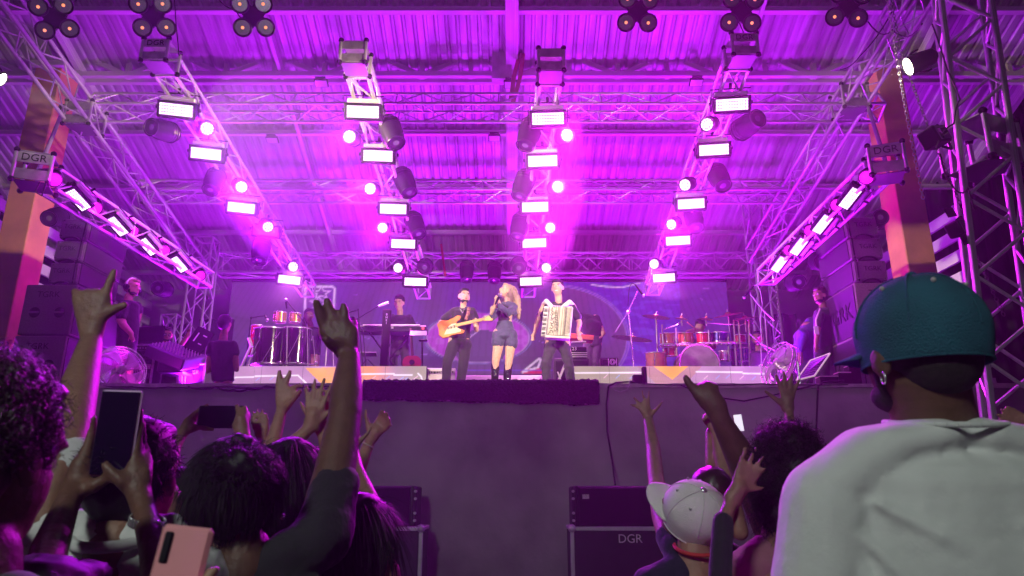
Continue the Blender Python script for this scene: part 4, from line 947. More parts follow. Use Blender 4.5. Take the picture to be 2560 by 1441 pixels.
# mixing corner on the left
MY = 11.2
rackm = mat('rack_case', (.035,.03,.045), .45, var=.3)
def rack(label, x0, x1, y0, y1, Y, D, gear=True, txt=False):
    a, b = P(x0,y0,Y), P(x1,y1,Y); b.z = FLOOR if y1 > 955 else b.z; c = Vector(((a.x+b.x)/2, Y+D/2, (a.z+b.z)/2)); w, h = b.x-a.x, a.z-b.z
    t = thing('equipment_rack', (c.x, Y, b.z), label, 'equipment rack', 'racks and cases of the monitor desk'); MB().cbox(c, (w,D,h), .01).build('case', rackm, t)
    for x in (-w/2, w/2):
        MB().cbox((c.x+x, Y-.005, c.z), (.03,.03,h), .005).build('edge_rail', alu, t)
    for z in (-h/2+.015, h/2-.015): MB().cbox((c.x, Y-.005, c.z+z), (w,.028,.03), .005).build('edge_rail', alu, t)
    if gear:
        n = max(2, int(h/.13))
        for i in range(n):
            z = c.z-h/2+.08+(h-.14)*i/(n-1)
            u = MB().cbox((c.x, Y-.008, z), (w*.82,.02,.08), .004).build('rack_unit', mat('rack_unit_face',(.09,.08,.10),.4,var=.6,vscale=25) if i % 3 else mat('pale_rack_unit',(.5,.45,.5),.4,var=.3,vscale=30), t)
            kn = MB(); [kn.cyl((c.x-w*.35+w*.7*q/6, Y-.03, z), (c.x-w*.35+w*.7*q/6, Y-.015, z), .011, n=6) for q in range(7)]; kn.build('knobs', whitep if i % 2 else blackp, t)
    if txt: text_on('DGR', .08, (c.x-.02, Y-.02, c.z+h*.25), t, tm)
    return t
rack('open equipment rack with cables beside the left fan', 332, 372, 862, 985, 11.0, .5)
rack('second equipment rack left of the mixing desk', 378, 396, 880, 985, 11.3, .5, False)
rack('dark flight case under the mixing desk', 398, 440, 905, 985, 11.4, .6, False)
rack('flight case with printed letters right of the mixing desk', 468, 505, 908, 985, 11.3, .6, False, True)
t = thing('mixing_desk', P(430,885,11.0), 'slanted mixing console with angled top at the left', 'mixing desk')
R = Matrix.Rotation(.38,3,'Y') @ Matrix.Rotation(.30,3,'X')
MB().cbox(P(440,890,11.1), (.66,.65,.20), .02, R).build('console', mat('console_metal',(.10,.06,.16),.4,.3), t)
mb = MB()
for i in range(12):
    for j in range(6): mb.cyl(P(440,890,11.1)+R@Vector((-.29+.052*i,-.25+.09*j,.10)), P(440,890,11.1)+R@Vector((-.29+.052*i,-.25+.09*j,.125)), .009, n=5)
mb.build('knobs', whitep, t)
MB().cbox(P(445,915,11.2), (.42,.5,.30), .02).build('lower_body', rackm, t); MB().cyl(P(448,925,11.2), P(450,1000,11.2), .05, n=10).build('pedestal', alu, t)
for lab, c_, w_, h_, ry in (('dark laptop lid open on top of the left rack', P(372,838,11.4), .50, .30, -.06), ('tilted black monitor back with white marks beside the rear left tower', P(498,852,11.3), .32, .42, .45)):
    t = thing('monitor_lid', c_, lab, 'screen'); R = Matrix.Rotation(ry,3,'Y') @ Matrix.Rotation(-.15,3,'X')
    MB().cbox(c_, (w_,.03,h_), .01, R).build('lid', black, t)
    if ry > 0:
        mb = MB(); mb.box(c_+R@Vector((-.07,-.018,.03)),(.022,.004,.16),R).box(c_+R@Vector((.05,-.018,.10)),(.07,.004,.02),R).box(c_+R@Vector((.05,-.018,-.05)),(.06,.004,.02),R); mb.build('white_marks', tm, t)
        MB().cyl(c_+R@Vector((.0,.02,-.2)), Vector((c_.x+.05,c_.y+.05,FLOOR)), .025).build('support', black, t)
# teleprompter tablet at the right and small boxes on the stage lip
t = thing('prompter_tablet', P(2035,915,9.8), 'slanted black prompter sheet with pale glowing edges and small writing', 'prompter')
q = [P(1993,950,9.75), P(2025,948-8,9.75), P(2072,877,9.9), P(2038,893,10.1)]
q = [P(1991,951,9.7), P(2036,940,9.7), P(2075,884,9.9), P(2026,902,10.0)]
t.location = q[0]
mb = MB(); nrm = (q[1]-q[0]).cross(q[3]-q[0]).normalized(); mb.add([p for p in q]+[p-nrm*.02 for p in q], [(0,1,2,3),(4,7,6,5),(0,4,5,1),(1,5,6,2),(2,6,7,3),(3,7,4,0)]); mb.build('panel', blackp, t)
mb = MB()
for i0, i1 in ((0,3),(3,2),(0,1),(1,2)): mb.cyl(q[i0]-nrm*.0, q[i1]-nrm*.0, .012, n=6)
mb.build('glowing_pale_edge', mat('glowing_pale_strip',(.8,.75,.6),.5,emit=(1,.9,.7),estr=.35), t)  # pale edge strip also given a faint glow of its own
mb = MB(); rq = random.Random(4)
for i in range(7):
    s = .15+.11*i; a_ = q[0].lerp(q[3], s); b_ = q[1].lerp(q[2], s); p0 = a_.lerp(b_, .18); d_ = b_-a_; x = .18
    while x < .82:
        w_ = rq.uniform(.02,.07); mb.cyl(a_+d_*x+Vector((0,-.012,.006)), a_+d_*(x+w_)+Vector((0,-.012,.006)), .004, n=4); x += w_+.025
mb.build('writing_lines', mat('grey_print',(.6,.6,.6),.5), t)
for x0,x1,y0,Y,lab in ((2096,2128,932,9.8,'small black box with pale top at the right stage lip'),(2122,2150,915,9.9,'taller black box with pale top beside the prompter'),(2050,2096,942,9.8,'low black connector box right of the prompter')):
    a_, b_ = P(x0,y0,Y), P(x1,y0,Y); h_ = max(.05, a_.z-FLOOR)
    t = thing('stage_box', ((a_.x+b_.x)/2,Y,FLOOR), lab, 'box', 'small boxes on the stage lip'); MB().cbox(((a_.x+b_.x)/2,Y+.08,FLOOR+h_/2), (b_.x-a_.x,.16,h_), .006).build('case', black, t)
    MB().cbox(((a_.x+b_.x)/2,Y+.08,FLOOR+h_+.004), (b_.x-a_.x,.17,.014), .003).build('top_plate', mat('pale_top',(.65,.6,.5),.5), t)
for x0,x1,yt,Y,h_,lab in ((1581,1606,938,9.5,.12,'black cable box on the stage lip right of the carpet'),(1604,1615,918,9.6,.20,'upright black tube beside the cable box on the stage lip')):
    a_, b_ = P(x0,yt,Y), P(x1,yt,Y); hh = a_.z-FLOOR
    t = thing('stage_box', ((a_.x+b_.x)/2,Y,FLOOR), lab, 'box', 'small boxes on the stage lip'); MB().cbox(((a_.x+b_.x)/2,Y,FLOOR+hh/2), (b_.x-a_.x,.10,hh), .012).build('case', black, t)
    MB().cyl(((a_.x+b_.x)/2-.05,Y-.05,FLOOR+.03),((a_.x+b_.x)/2-.12,Y-.05,FLOOR+.03),.02).build('plug', rubber, t)
cable('black cable hanging down the stage wall right of the carpet', [P(1572,955,9.33), P(1540,957,9.3), P(1521,966,9.3), P(1516,1010,9.32), P(1518,1080,9.33), P(1530,1150,9.34), P(1538,1212,8.8)], .012)
cable('pale cable loop at the right end of the carpet', [P(1575,958,9.32), P(1568,975,9.32), P(1550,981,9.32), P(1533,975,9.32), P(1528,960,9.32)], .006, mat('white_cable',(.6,.55,.6),.6))
cable('slack black cable sagging along the right stage wall', [P(1700,962,9.35), P(1765,990,9.36), P(1860,1003,9.36), P(1935,988,9.36), P(2040,962,9.35)], .010)
cable('black cable down the stage wall behind the curly haired girl', [P(2110,952,9.4), P(2060,955,9.33), P(2045,965,9.33), P(2042,1040,9.35), P(2040,1110,9.35)], .012)
cable('bundle of black cable drooping under the left riser', [P(470,968,9.37), P(540,968,9.37), P(585,976,9.36), P(620,972,9.36), P(665,966,9.37), P(760,966,9.37)], .014, sag=.02)
cable('second bundle of cable along the left stage lip', [P(240,962,9.38), P(330,967,9.36), P(420,968,9.36), P(560,966,9.36), P(700,968,9.36), P(880,962,9.37)], .009, sag=.015)
cable('cable lying along the right stage lip', [P(1500,962,9.4), P(1620,960,9.37), P(1750,962,9.36), P(1900,960,9.37), P(2120,962,9.37)], .009, sag=.01)
# ============================================================ PEOPLE
class Fig:
    """collects limbs; node = (x, y, Y, rx[, ry]) in photo pixels / metres depth, radii in pixels (or ('w', point, rx[, ry]) in metres)"""
    def __init__(s): s.mb = MB()
    @staticmethod
    def node(q):
        if q[0] == 'w': return Vector(q[1]), q[2], (q[3] if len(q) > 3 else q[2])
        t = mpp(q[1], q[2]); return P(q[0], q[1], q[2]), q[3]*t, (q[4] if len(q) > 4 else q[3])*t
    def chain(s, *ns):
        N = [s.node(q) for q in ns]
        for (a, ra, sa), (b, rb, sb) in zip(N[:-1], N[1:]):
            d = b-a; L = d.length
            if L < 1e-5: continue
            if abs(ra-sa) < 1e-4 and abs(rb-sb) < 1e-4:
                s.mb.cyl(a, b, ra, rb, n=14, caps=False); s.mb.sph(a, ra*1.0, n=12, m=8); s.mb.sph(b, rb, n=12, m=8)
            else:
                k = max(2, int(L/(.22*min(ra, sa, rb, sb)))); k = min(k, 26)
                for i in range(k+1):
                    u = i/k; s.mb.sph(a.lerp(b, u), (ra+(rb-ra)*u, sa+(sb-sa)*u, .55*(min(ra,sa)*(1-u)+min(rb,sb)*u)), n=18, m=9)
        if len(N) == 1: a, ra, sa = N[0]; s.mb.sph(a, (ra, sa, ra), n=16, m=10)
        return s
    def ell(s, c, r, R=None): s.mb.sph(c, r, R, n=16, m=10); return s
    def build(s, name, m, parent, voxel, it=3, disp=None, label=None):
        off = wpos(parent); me = s.mb.mesh(name, None, False, off); o = bpy.data.objects.new('tmp', me); COL.objects.link(o)
        r = o.modifiers.new('r', 'REMESH'); r.mode = 'VOXEL'; r.voxel_size = voxel
        sm = o.modifiers.new('s', 'SMOOTH'); sm.factor = .5; sm.iterations = it
        if disp:
            tx = bpy.data.textures.new('n', 'CLOUDS'); tx.noise_scale = disp[1]; tx.noise_depth = 3; dm = o.modifiers.new('d', 'DISPLACE'); dm.texture = tx; dm.strength = disp[0]; dm.mid_level = .5
        dg = bpy.context.evaluated_depsgraph_get(); nm = bpy.data.meshes.new_from_object(o.evaluated_get(dg)); nm.name = name
        bpy.data.objects.remove(o); nm.materials.clear(); nm.materials.append(m)
        nm.polygons.foreach_set('use_smooth', [True]*len(nm.polygons)); nm.update()
        ob = bpy.data.objects.new(name, nm); COL.objects.link(ob); ob.parent = parent
        if label: ob['label'] = label
        return ob
def skin(n, c, bump=.15): return mat('skin_'+n, c, .5, var=.18, vscale=30, bump=bump, bscale=90, spec=.4)
SK1 = skin('fair', (.60,.36,.26)); SK2 = skin('tan', (.26,.135,.09)); SK3 = skin('brown', (.14,.068,.044)); SKC = skin('light_tan', (.36,.19,.13)); SK4 = skin('deep', (.12,.06,.04))
hairb = mat('black_hair', (.010,.008,.009), .55, var=.4, vscale=60, spec=.35); hairbr = mat('dark_brown_hair', (.04,.02,.014), .4, var=.4, vscale=60); blond = mat('blond_hair', (.42,.29,.20), .5, var=.4, vscale=50, stretch=(3,3,.5))
def cloth(n, c, var=.12, bump=.35, bs=26): return mat('cloth_'+n, c, .88, var=var, vscale=9, bump=bump, bscale=bs, sheen=.15)
Cblack = cloth('black', (.014,.013,.018)); Cwhite = cloth('white', (.62,.62,.62), .10, .7, 7); Cnavy = cloth('navy', (.012,.014,.04)); Cdenim = cloth('denim', (.06,.065,.15), .35); Cjean = cloth('black_jeans', (.035,.035,.045), .4); Cpink = cloth('dusty_pink', (.30,.13,.15)); Cred = cloth('dark_red', (.25,.02,.04)); Cgrey = cloth('dark_grey', (.05,.045,.055)); Cteal = mat('teal_wool_cap', (.028,.15,.215), .95, var=.18, vscale=14, bump=.7, bscale=380, spec=.15); Ccap = mat('white_cotton_cap', (.80,.78,.76), .85, var=.08, vscale=20, bump=.3, bscale=300)
shine = mat('patent_black', (.012,.012,.015), .12, coat=1); eyew = mat('eye_white', (.7,.7,.7), .3); eyeb = mat('eye_dark', (.01,.008,.008), .2); lipm = mat('lips', (.40,.12,.11), .5)
def head(f, c, H, face=(0,-1,0), up=(0,0,1), nose=True):
    """adds skull, jaw, nose, ears to Fig f; returns rotation whose columns are right, forward, up"""
    fw = Vector(face).normalized(); up = Vector(up); up = (up-fw*up.dot(fw)).normalized(); r = fw.cross(up)
    R = Matrix((r, fw, up)).transposed(); g = lambda x, y, z: c + R @ Vector((x*H, y*H, z*H))
    f.ell(g(0,-.05,.13), (.335*H,.41*H,.36*H), R); f.ell(g(0,.12,-.12), (.27*H,.28*H,.34*H), R); f.ell(g(0,.20,-.33), (.17*H,.17*H,.15*H), R)
    f.ell(g(0,.24,.13), (.26*H,.16*H,.22*H), R)
    if nose: f.ell(g(0,.42,-.08), (.055*H,.10*H,.07*H), R); f.ell(g(0,.38,.02), (.04*H,.06*H,.12*H), R); f.ell(g(0,.37,-.235), (.10*H,.05*H,.04*H), R)
    for s in (-1,1): f.ell(g(s*.345,-.02,-.04), (.035*H,.085*H,.13*H), R); f.ell(g(s*.14,.36,.10), (.10*H,.05*H,.03*H), R)
    return R
def face(parent, c, R, H, hairm=hairb, beard=False, smile=False, brow=True, closed=False):
    g = lambda x, y, z: c + R @ Vector((x*H, y*H, z*H))
    e = MB(); p = MB()
    for s in (-1,1):
        e.sph(g(s*.135,.375,.03), (.062*H,.035*H,.026*H if not closed else .010*H), R, 10, 7)
        p.sph(g(s*.135,.40,.03), (.028*H,.018*H,.026*H if not closed else .008*H), R, 8, 6)
    if not closed: e.build('eyes', eyew, parent, smooth=80)
    p.build('pupils', eyeb, parent, smooth=80)
    if brow:
        b = MB()
        for s in (-1,1): b.sph(g(s*.14,.395,.115), (.085*H,.03*H,.018*H), R, 10, 6)
        b.build('eyebrows', hairm, parent, smooth=80)
    MB().sph(g(0,.400,-.245), (.10*H if smile else .078*H,.035*H,.026*H), R, 10, 7).build('mouth', lipm if not smile else eyew, parent, smooth=80)
    if beard:
        b = Fig(); b.ell(g(0,.155,-.30), (.235*H,.225*H,.165*H), R); b.ell(g(0,.39,-.185), (.10*H,.03*H,.022*H), R)
        for s in (-1,1): b.ell(g(s*.245,.05,-.16), (.045*H,.09*H,.17*H), R)
        b.build('beard', hairm, parent, max(.006, H*.03), 2)
def haircap(f, c, R, H, top=1.0, back=1.0, fringe=.0):
    g = lambda x, y, z: c + R @ Vector((x*H, y*H, z*H))
    f.ell(g(0,-.085,.20), (.365*H,.41*H,.36*H*top), R); f.ell(g(0,-.20,.02), (.345*H,.30*H,.36*H*back), R); f.ell(g(0,.19,.40), (.25*H,.20*H,.10*H), R)
    if fringe: f.ell(g(0,.30,.33), (.24*H,.12*H,fringe*H), R)
def hand(wx, wy, Y, ang, L, thumb=1, spread=10, curl=(0,0,0,0), tcurl=.2, tang=48, cd=-1, palm=.46, wr=.13, fan=None, slim=1.0):
    """list of chains for a hand with palm, four jointed fingers and a thumb; ang in the picture plane, 90 = up"""
    t = mpp(wy, Y); a = math.radians(ang); d = np.array((math.cos(a), -math.sin(a))); s = np.array((-d[1], d[0]))*thumb
    def nd(p, dep, r): return (float(p[0]), float(p[1]), Y+dep*t, float(r))
    def rot(v, deg): q = math.radians(deg)*thumb; return np.array((v[0]*math.cos(q)-v[1]*math.sin(q), v[0]*math.sin(q)+v[1]*math.cos(q)))
    w = np.array((wx, wy), float); out = []; pl = palm*L
    off = (.16,.055,-.05,-.145); ln = (.44,.49,.45,.35); base = (.97,1.0,.97,.90); fn = fan or (1.4,.45,-.5,-1.5)
    for i in range(4):
        k = w + d*pl*base[i] + s*off[i]*L*1.02
        out.append([nd(w+s*off[i]*L*.45, 0, L*wr*.8), nd(w*.5+k*.5, 0, L*.088*slim), nd(k, 0, L*.066*slim)])
        v = rot(d, fn[i]*spread); p = k; dep = 0; ch = [nd(k, 0, L*.060*slim)]; c = 0
        for j, q in enumerate((.46,.31,.25)):
            c += curl[i]*(.75,.95,.7)[j]*math.pi/2*.95; l = ln[i]*L*q
            p = p + v*l*math.cos(c); dep += cd*l*math.sin(c); ch.append(nd(p, dep, L*(.053,.050,.045)[j]*slim))
        out.append(ch)
    tb = w+d*.10*L+s*.12*L; v = rot(d, tang); p = tb+v*.24*L
    ch = [nd(w+d*.06*L+s*.05*L, 0, L*.10), nd(tb+v*.10*L, cd*.02*L, L*.085*slim), nd(p, cd*.03*L, L*.066*slim)]
    for j, l in enumerate((.19,.15)): v = rot(v, -18*tcurl*2); p = p+v*l*L; ch.append(nd(p, cd*(.03+.04*tcurl*(j+1))*L, L*(.058,.045)[j]*slim))
    out.append(ch); out.append([nd(w, 0, L*wr), nd(w+d*pl*.5, 0, L*wr*1.15)])
    return out
def strands(name, parent, c, R, rad, n, L, m, curl=0, r=.0011, zmin=-.3, down=1.0, seg=6, ymax=2, part=None, seed=0, jit=.25, freq=1.0, out=.25):
    """hair: thin three sided tubes rooted on an ellipsoid (head axes R)"""
    q = random.Random(seed); V = []; F = []; nv = 0; off = wpos(parent); Rn = R
    dn = Vector((0,0,-1))
    for _ in range(n):
        while True:
            v = Vector((q.gauss(0,1), q.gauss(0,1), q.gauss(0,1))).normalized()
            if v.z > zmin and v.y < ymax: break
        p = c + Rn @ Vector((v.x*rad[0], v.y*rad[1], v.z*rad[2])) ; nr = Rn @ Vector((v.x/rad[0], v.y/rad[1], v.z/rad[2])); nr.normalize()
        tn = (dn - nr*dn.dot(nr)); tn = tn.normalized() if tn.length > 1e-3 else Vector((1,0,0))
        if tn.length < .5: tn = Vector((1,0,0))
        l = L*q.uniform(.6,1.2); ph = q.uniform(0,6.28); d = (nr*out + tn*down + Vector((q.gauss(0,jit),q.gauss(0,jit),q.gauss(0,jit)))).normalized()
        if d.length < .1: d = nr
        u = d.orthogonal().normalized(); w = d.cross(u); pts = []
        for k in range(seg+1):
            s = k/seg; a = ph+s*6.28*freq
            sag = dn*(s*s*l*.25*down)
            if curl: x = p + d*l*s*(.75 if curl else 1) + u*math.cos(a)*curl + w*math.sin(a)*curl - (u*math.cos(ph)+w*math.sin(ph))*curl + sag*.4
            else: x = p + d*l*s + sag
            e = x - c; le = Rn.transposed() @ e; kk = math.sqrt((le.x/rad[0])**2+(le.y/rad[1])**2+(le.z/rad[2])**2)
            if kk < 1.01 and kk > .01: x = c + e*(1.01/kk)
            pts.append(x)
        for k, x in enumerate(pts):
            rr = r*(1-.6*k/seg)
            for j in range(3): aa = 2.094*j; y = x+u*math.cos(aa)*rr+w*math.sin(aa)*rr; V.append((y.x-off.x, y.y-off.y, y.z-off.z))
        for k in range(seg):
            for j in range(3): a0 = nv+k*3+j; a1 = nv+k*3+(j+1)%3; F.append((a0, a1, a1+3, a0+3))
        nv += 3*(seg+1)
    me = bpy.data.meshes.new(name); me.from_pydata(V, [], F); me.materials.append(m); me.polygons.foreach_set('use_smooth', [True]*len(F))
    o = bpy.data.objects.new(name, me); COL.objects.link(o); o.parent = parent; return o
def person(label, x, y, Y, z0, group='crowd'):
    p = P(x, y, Y); p.z = z0; return thing('person', p, label, 'person', group)
FG = 'performers and crew on the stage'; CG = 'people in the crowd'
# ------------------------------------------------------------ performers
V1 = .015
def legs(f, hips, knees, feet, Y, r=(13,9,7), Y2=None):
    for h, k, t in zip(hips, knees, feet): f.chain((*h, Y, r[0]), (*k, Y-.03, r[1]), (*t, Y, r[2]))
def shoes(parent, feet, Y, m=blackp):
    for x, y in feet:
        p = P(x, y, Y); p.z = FLOOR; Fig().chain(('w', p+Vector((0,.06,.045)), .045), ('w', p+Vector((0,-.14,.035)), .04)).build('shoe', m, parent, .014, 2)
# guitarist
Y = 11.0; t = person('male guitarist in black t-shirt and black trousers playing a sunburst electric guitar', 1147, 1000, Y, FLOOR, FG)
b = Fig(); hc = P(1160,743,Y); H = 42*mpp(743,Y); R = head(b, hc, H, (.42,-1,.05), (.05,0,1))
b.chain((1159,758,Y,8),(1157,772,Y,8)); b.chain((1157,782,Y,22,14),(1150,835,Y,24,14)); b.chain((1135,778,Y,9),(1108,803,Y,7),(1103,806,Y,7)); b.chain((1103,806,Y,7),(1122,816,Y-.16,5.5))
for ch in hand(1121,815,Y-.18,-8,24,-1,8,(.5,.5,.5,.5)): b.chain(*ch)
b.chain((1182,780,Y,9),(1192,806,Y-.05,7),(1191,826,Y-.1,6)); b.chain((1191,826,Y-.1,6),(1187,815,Y-.22,5))
for ch in hand(1190,818,Y-.24,95,24,-1,6,(.55,.55,.6,.6)): b.chain(*ch)
legs(b, [(1133,850),(1163,850)], [(1117,905),(1157,905)], [(1112,995),(1147,995)], Y, (12,9,6)); b.build('body', SK1, t, V1)
s = Fig(); s.chain((1157,782,Y,31,17),(1150,815,Y,27,17),(1149,846,Y,27,17)); s.chain((1135,780,Y,11),(1110,798,Y,10.5)); s.chain((1181,780,Y,11),(1191,804,Y-.03,9.5)); s.chain((1140,773,Y,6),(1172,773,Y,6)); s.build('t_shirt', Cblack, t, V1, 3, (.02,.12))
s = Fig(); s.chain((1149,842,Y,25,16),(1148,858,Y,26,17)); legs(s, [(1134,862),(1164,862)], [(1119,905),(1158,908)], [(1112,992),(1147,992)], Y, (16,13,10)); s.build('trousers', Cblack, t, V1, 3, (.025,.12))
h = Fig(); haircap(h, hc, R, H, 1.05); h.build('hair', hairb, t, .012, 1, (.02,.03)); face(t, hc, R, H, hairb, True); shoes(t, [(1112,1000),(1147,1000)], Y)
MB().tube([P(1148,768,Y-.13),P(1156,784,Y-.17),P(1163,768,Y-.13)], .004).build('necklace', chrome, t)
# electric guitar
t = thing('electric_guitar', P(1130,822,Y-.3), 'sunburst electric guitar with cream pickguard held by the guitarist', 'guitar')
gM = frame((.05,-1,.12), (math.cos(.26),0,math.sin(.26)), P(1128,820,Y-.27))
out = [(-.19,.02),(-.20,.10),(-.13,.15),(-.03,.125),(.05,.14),(.14,.17),(.19,.15),(.16,.10),(.10,.075),(.09,.02),(.10,-.045),(.15,-.065),(.19,-.10),(.16,-.135),(.08,-.13),(0,-.12),(-.08,-.14),(-.16,-.135),(-.21,-.07)]
MB().prism(out, -.022, .018, gM).build('body', mat('sunburst_lacquer', (.78,.30,.08), .15, coat=.8, var=.75, vscale=4, col2=(.50,.06,.02)), t, smooth=25)
MB().prism([(-.13,-.09),(-.04,-.10),(.05,-.105),(.13,-.10),(.14,-.07),(.09,-.03),(.09,.045),(.02,.05),(-.05,.02)], .019, .023, gM).build('pickguard', mat('cream_plastic',(.75,.66,.45),.3), t)
MB().cbox(gM@Vector((.30,0.01,.028)), (.46,.050,.022), .006, gM.to_3x3()).build('neck', mat('maple_neck',(.72,.42,.16),.3), t)
MB().prism([(.52,-.022),(.65,-.04),(.67,.0),(.62,.045),(.54,.035)], .015, .032, gM).build('headstock', mat('maple_neck',(.72,.42,.16),.3), t)
mb = MB(); [mb.cyl(gM@Vector((.53+.02*i,.045,.02)), gM@Vector((.53+.02*i,.062,.02)), .008, n=6) for i in range(6)]; mb.build('tuning_pegs', chrome, t)
mb = MB(); [mb.box(gM@Vector((x_,.0,.027)),(.010,.05,.006),gM.to_3x3()) for x_ in (-.05,.0,.05)]; mb.build('pickups', blackp, t)
mb = MB(); [mb.cyl(gM@Vector((-.12,-.02+.008*i,.03)), gM@Vector((.54,-.008+.008*i,.043)), .0012, n=3) for i in range(6)]; mb.build('strings', chrome, t)
MB().tube([P(1172,771,Y-.13),P(1170,786,Y-.21),P(1164,800,Y-.23)], .028).build('strap', mat('patterned_strap',(.35,.15,.12),.7,var=.9,vscale=40), t)
# singer
Y = 10.9; t = person('female singer in denim jacket, denim shorts and tall black boots singing into a microphone', 1262, 1000, Y, FLOOR, FG)
b = Fig(); hc = P(1265,730,Y); H = 39*mpp(730,Y); R = head(b, hc, H, (-.85,-.45,.42), (.15,0,1))
b.chain((1268,745,Y,6.5),(1268,760,Y,7)); b.chain((1266,768,Y,21,12),(1263,800,Y,16,11),(1262,830,Y,22,14))
b.chain((1284,772,Y,7),(1272,782,Y-.12,6.5),(1252,770,Y-.25,5),(1246,752,Y-.3,4)); b.chain((1248,775,Y,7),(1228,795,Y-.1,6),(1236,772,Y-.2,5),(1240,752,Y-.28,4))
for ch in hand(1245,750,Y-.3,110,19,-1,5,(.6,.6,.6,.6),cd=1): b.chain(*ch)
for ch in hand(1240,754,Y-.28,80,18,1,5,(.6,.6,.6,.6)): b.chain(*ch)
for hx, kx, fx in ((1246,1239,1237),(1277,1272,1268)): b.chain((hx,835,Y,15),(hx-1,868,Y,13.5),(kx,905,Y-.02,9.5),(fx,940,Y,9),(fx,992,Y,6))
b.build('body', SK1, t, .013)
s = Fig(); s.chain((1266,768,Y,20,13),(1262,790,Y,17,12),(1262,812,Y,17,12)); s.build('top', Cblack, t, V1, 3)
s = Fig(); s.chain((1270,762,Y,21,14),(1275,784,Y+.03,19,14)); s.chain((1285,770,Y,10),(1272,783,Y-.12,9),(1254,771,Y-.25,7),(1248,762,Y-.28,6)); s.chain((1250,772,Y,9),(1229,796,Y-.1,8),(1236,775,Y-.2,7)); s.build('denim_jacket', Cdenim, t, V1, 2, (.03,.06))
s = Fig(); s.chain((1262,808,Y,20,14),(1262,830,Y,26,19),(1262,842,Y,27,20)); s.chain((1247,838,Y,17),(1245,858,Y,16.8)); s.chain((1277,838,Y,17),(1278,860,Y,16.8)); s.build('denim_shorts', Cdenim, t, .011, 1, (.02,.05))
for x0, x1 in ((1238,1237),(1271,1268)): Fig().chain((x0,914,Y,11),(x1,945,Y,10),(x1,990,Y,7.5),(x1,1000,Y-.08,6)).build('tall_boot', shine, t, V1, 2, (.012,.06))
h = Fig(); haircap(h, hc, R, H, 1.06, 1.2); h.chain((1280,725,Y+.02,11),(1291,750,Y+.05,11),(1295,775,Y+.05,8),(1297,796,Y+.05,4)); h.chain((1245,762,Y-.2,5),(1232,772,Y-.22,7),(1228,785,Y-.2,4)); h.build('long_hair', blond, t, .012, 1, (.03,.03))
strands('loose_hair', t, hc, R, (.37*H,.42*H,.42*H), 200, .20, blond, curl=.01, r=.003, zmin=-.4, down=1.2, seg=6, ymax=.0, seed=5)
face(t, hc, R, H, hairbr); MB().sph(hc+R@Vector((0,.40*H,-.25*H)), (.07*H,.05*H,.07*H), R, 10, 7).build('open_mouth', mat('mouth_inside',(.12,.01,.01),.5), t)
m_ = thing('microphone', P(1247,743,Y-.32), 'black handheld microphone held to the singer mouth', 'microphone', None); mic(P(1238,762,Y-.3), P(1250,737,Y-.33), m_)
# accordionist
Y = 11.0; t = person('smiling man in black t-shirt and dark jeans wearing a big accordion', 1393, 1000, Y, FLOOR, FG)
b = Fig(); hc = P(1394,721,Y); H = 44*mpp(721,Y); R = head(b, hc, H, (-.30,-1,0), (-.06,0,1))
b.chain((1396,740,Y,9.5),(1397,756,Y,9)); b.chain((1396,770,Y,25,15),(1393,830,Y,28,17)); b.chain((1363,764,Y,10),(1349,792,Y-.02,8),(1343,808,Y-.04,7)); b.chain((1343,808,Y-.04,7),(1337,832,Y-.12,5))
for ch in hand(1336,833,Y-.12,-100,25,1,8,(.3,.3,.3,.3)): b.chain(*ch)
b.chain((1431,768,Y,10),(1443,795,Y,8),(1449,808,Y-.02,7)); b.chain((1449,808,Y-.02,7),(1444,828,Y-.08,5.5))
for ch in hand(1444,828,Y-.08,-76,30,-1,7,(.15,.15,.2,.2)): b.chain(*ch)
legs(b, [(1376,850),(1412,850)], [(1364,905),(1422,905)], [(1368,995),(1434,995)], Y, (13,9,6)); b.build('body', SK1, t, V1)
s = Fig(); s.chain((1397,770,Y,35,19),(1395,805,Y,31,19),(1393,848,Y,31,19)); s.chain((1368,767,Y,12),(1350,794,Y,11)); s.chain((1427,768,Y,12),(1444,794,Y,11)); s.chain((1383,761,Y,6),(1412,761,Y,6)); s.build('t_shirt', Cblack, t, V1, 3, (.02,.1))
s = Fig(); s.chain((1393,844,Y,29,19),(1393,862,Y,29,18)); legs(s, [(1377,865),(1410,865)], [(1365,908),(1421,908)], [(1368,992),(1433,992)], Y, (16,12.5,9.5)); s.build('jeans', Cjean, t, V1, 2, (.03,.07))
h = Fig(); haircap(h, hc, R, H, 1.12, .95, .07); h.build('hair', hairb, t, .012, 1, (.02,.03)); face(t, hc, R, H, hairb, False, True); shoes(t, [(1368,1000),(1434,1000)], Y)
# accordion
t = thing('accordion', P(1395,805,Y-.35), 'cream pearl piano accordion strapped on the smiling man', 'accordion')
A, B_, C_, D_ = P(1362,766,Y-.32), P(1434,770,Y-.32), P(1425,846,Y-.32), P(1354,842,Y-.32)
ux = (B_-A).normalized(); uz = (A-D_).normalized(); nn = ux.cross(uz).normalized()
Rm = Matrix((ux, -nn if nn.y < 0 else nn, uz)).transposed(); c = (A+B_+C_+D_)/4; w = (B_-A).length; h = (A-D_).length
fwd = Vector((0,-1,0)); pearl = mat('cream_pearl', (.62,.60,.50), .22, coat=.6, var=.15, vscale=12)
Rm = Matrix((ux, Vector((0,1,0)), uz)).transposed().normalized()
def L3(x, y, z): return c + ux*x*w + Vector((0,y,0)) + uz*z*h
MB().cbox(L3(.08,0,0), (w*.80,.20,h), .02, Rm).build('bellows_case', pearl, t)
MB().cbox(L3(-.40,.03,0), (w*.24,.10,h*.98), .01, Rm).build('keyboard_block', mat('accordion_white',(.7,.68,.66),.3), t)
wk = MB(); bk = MB()
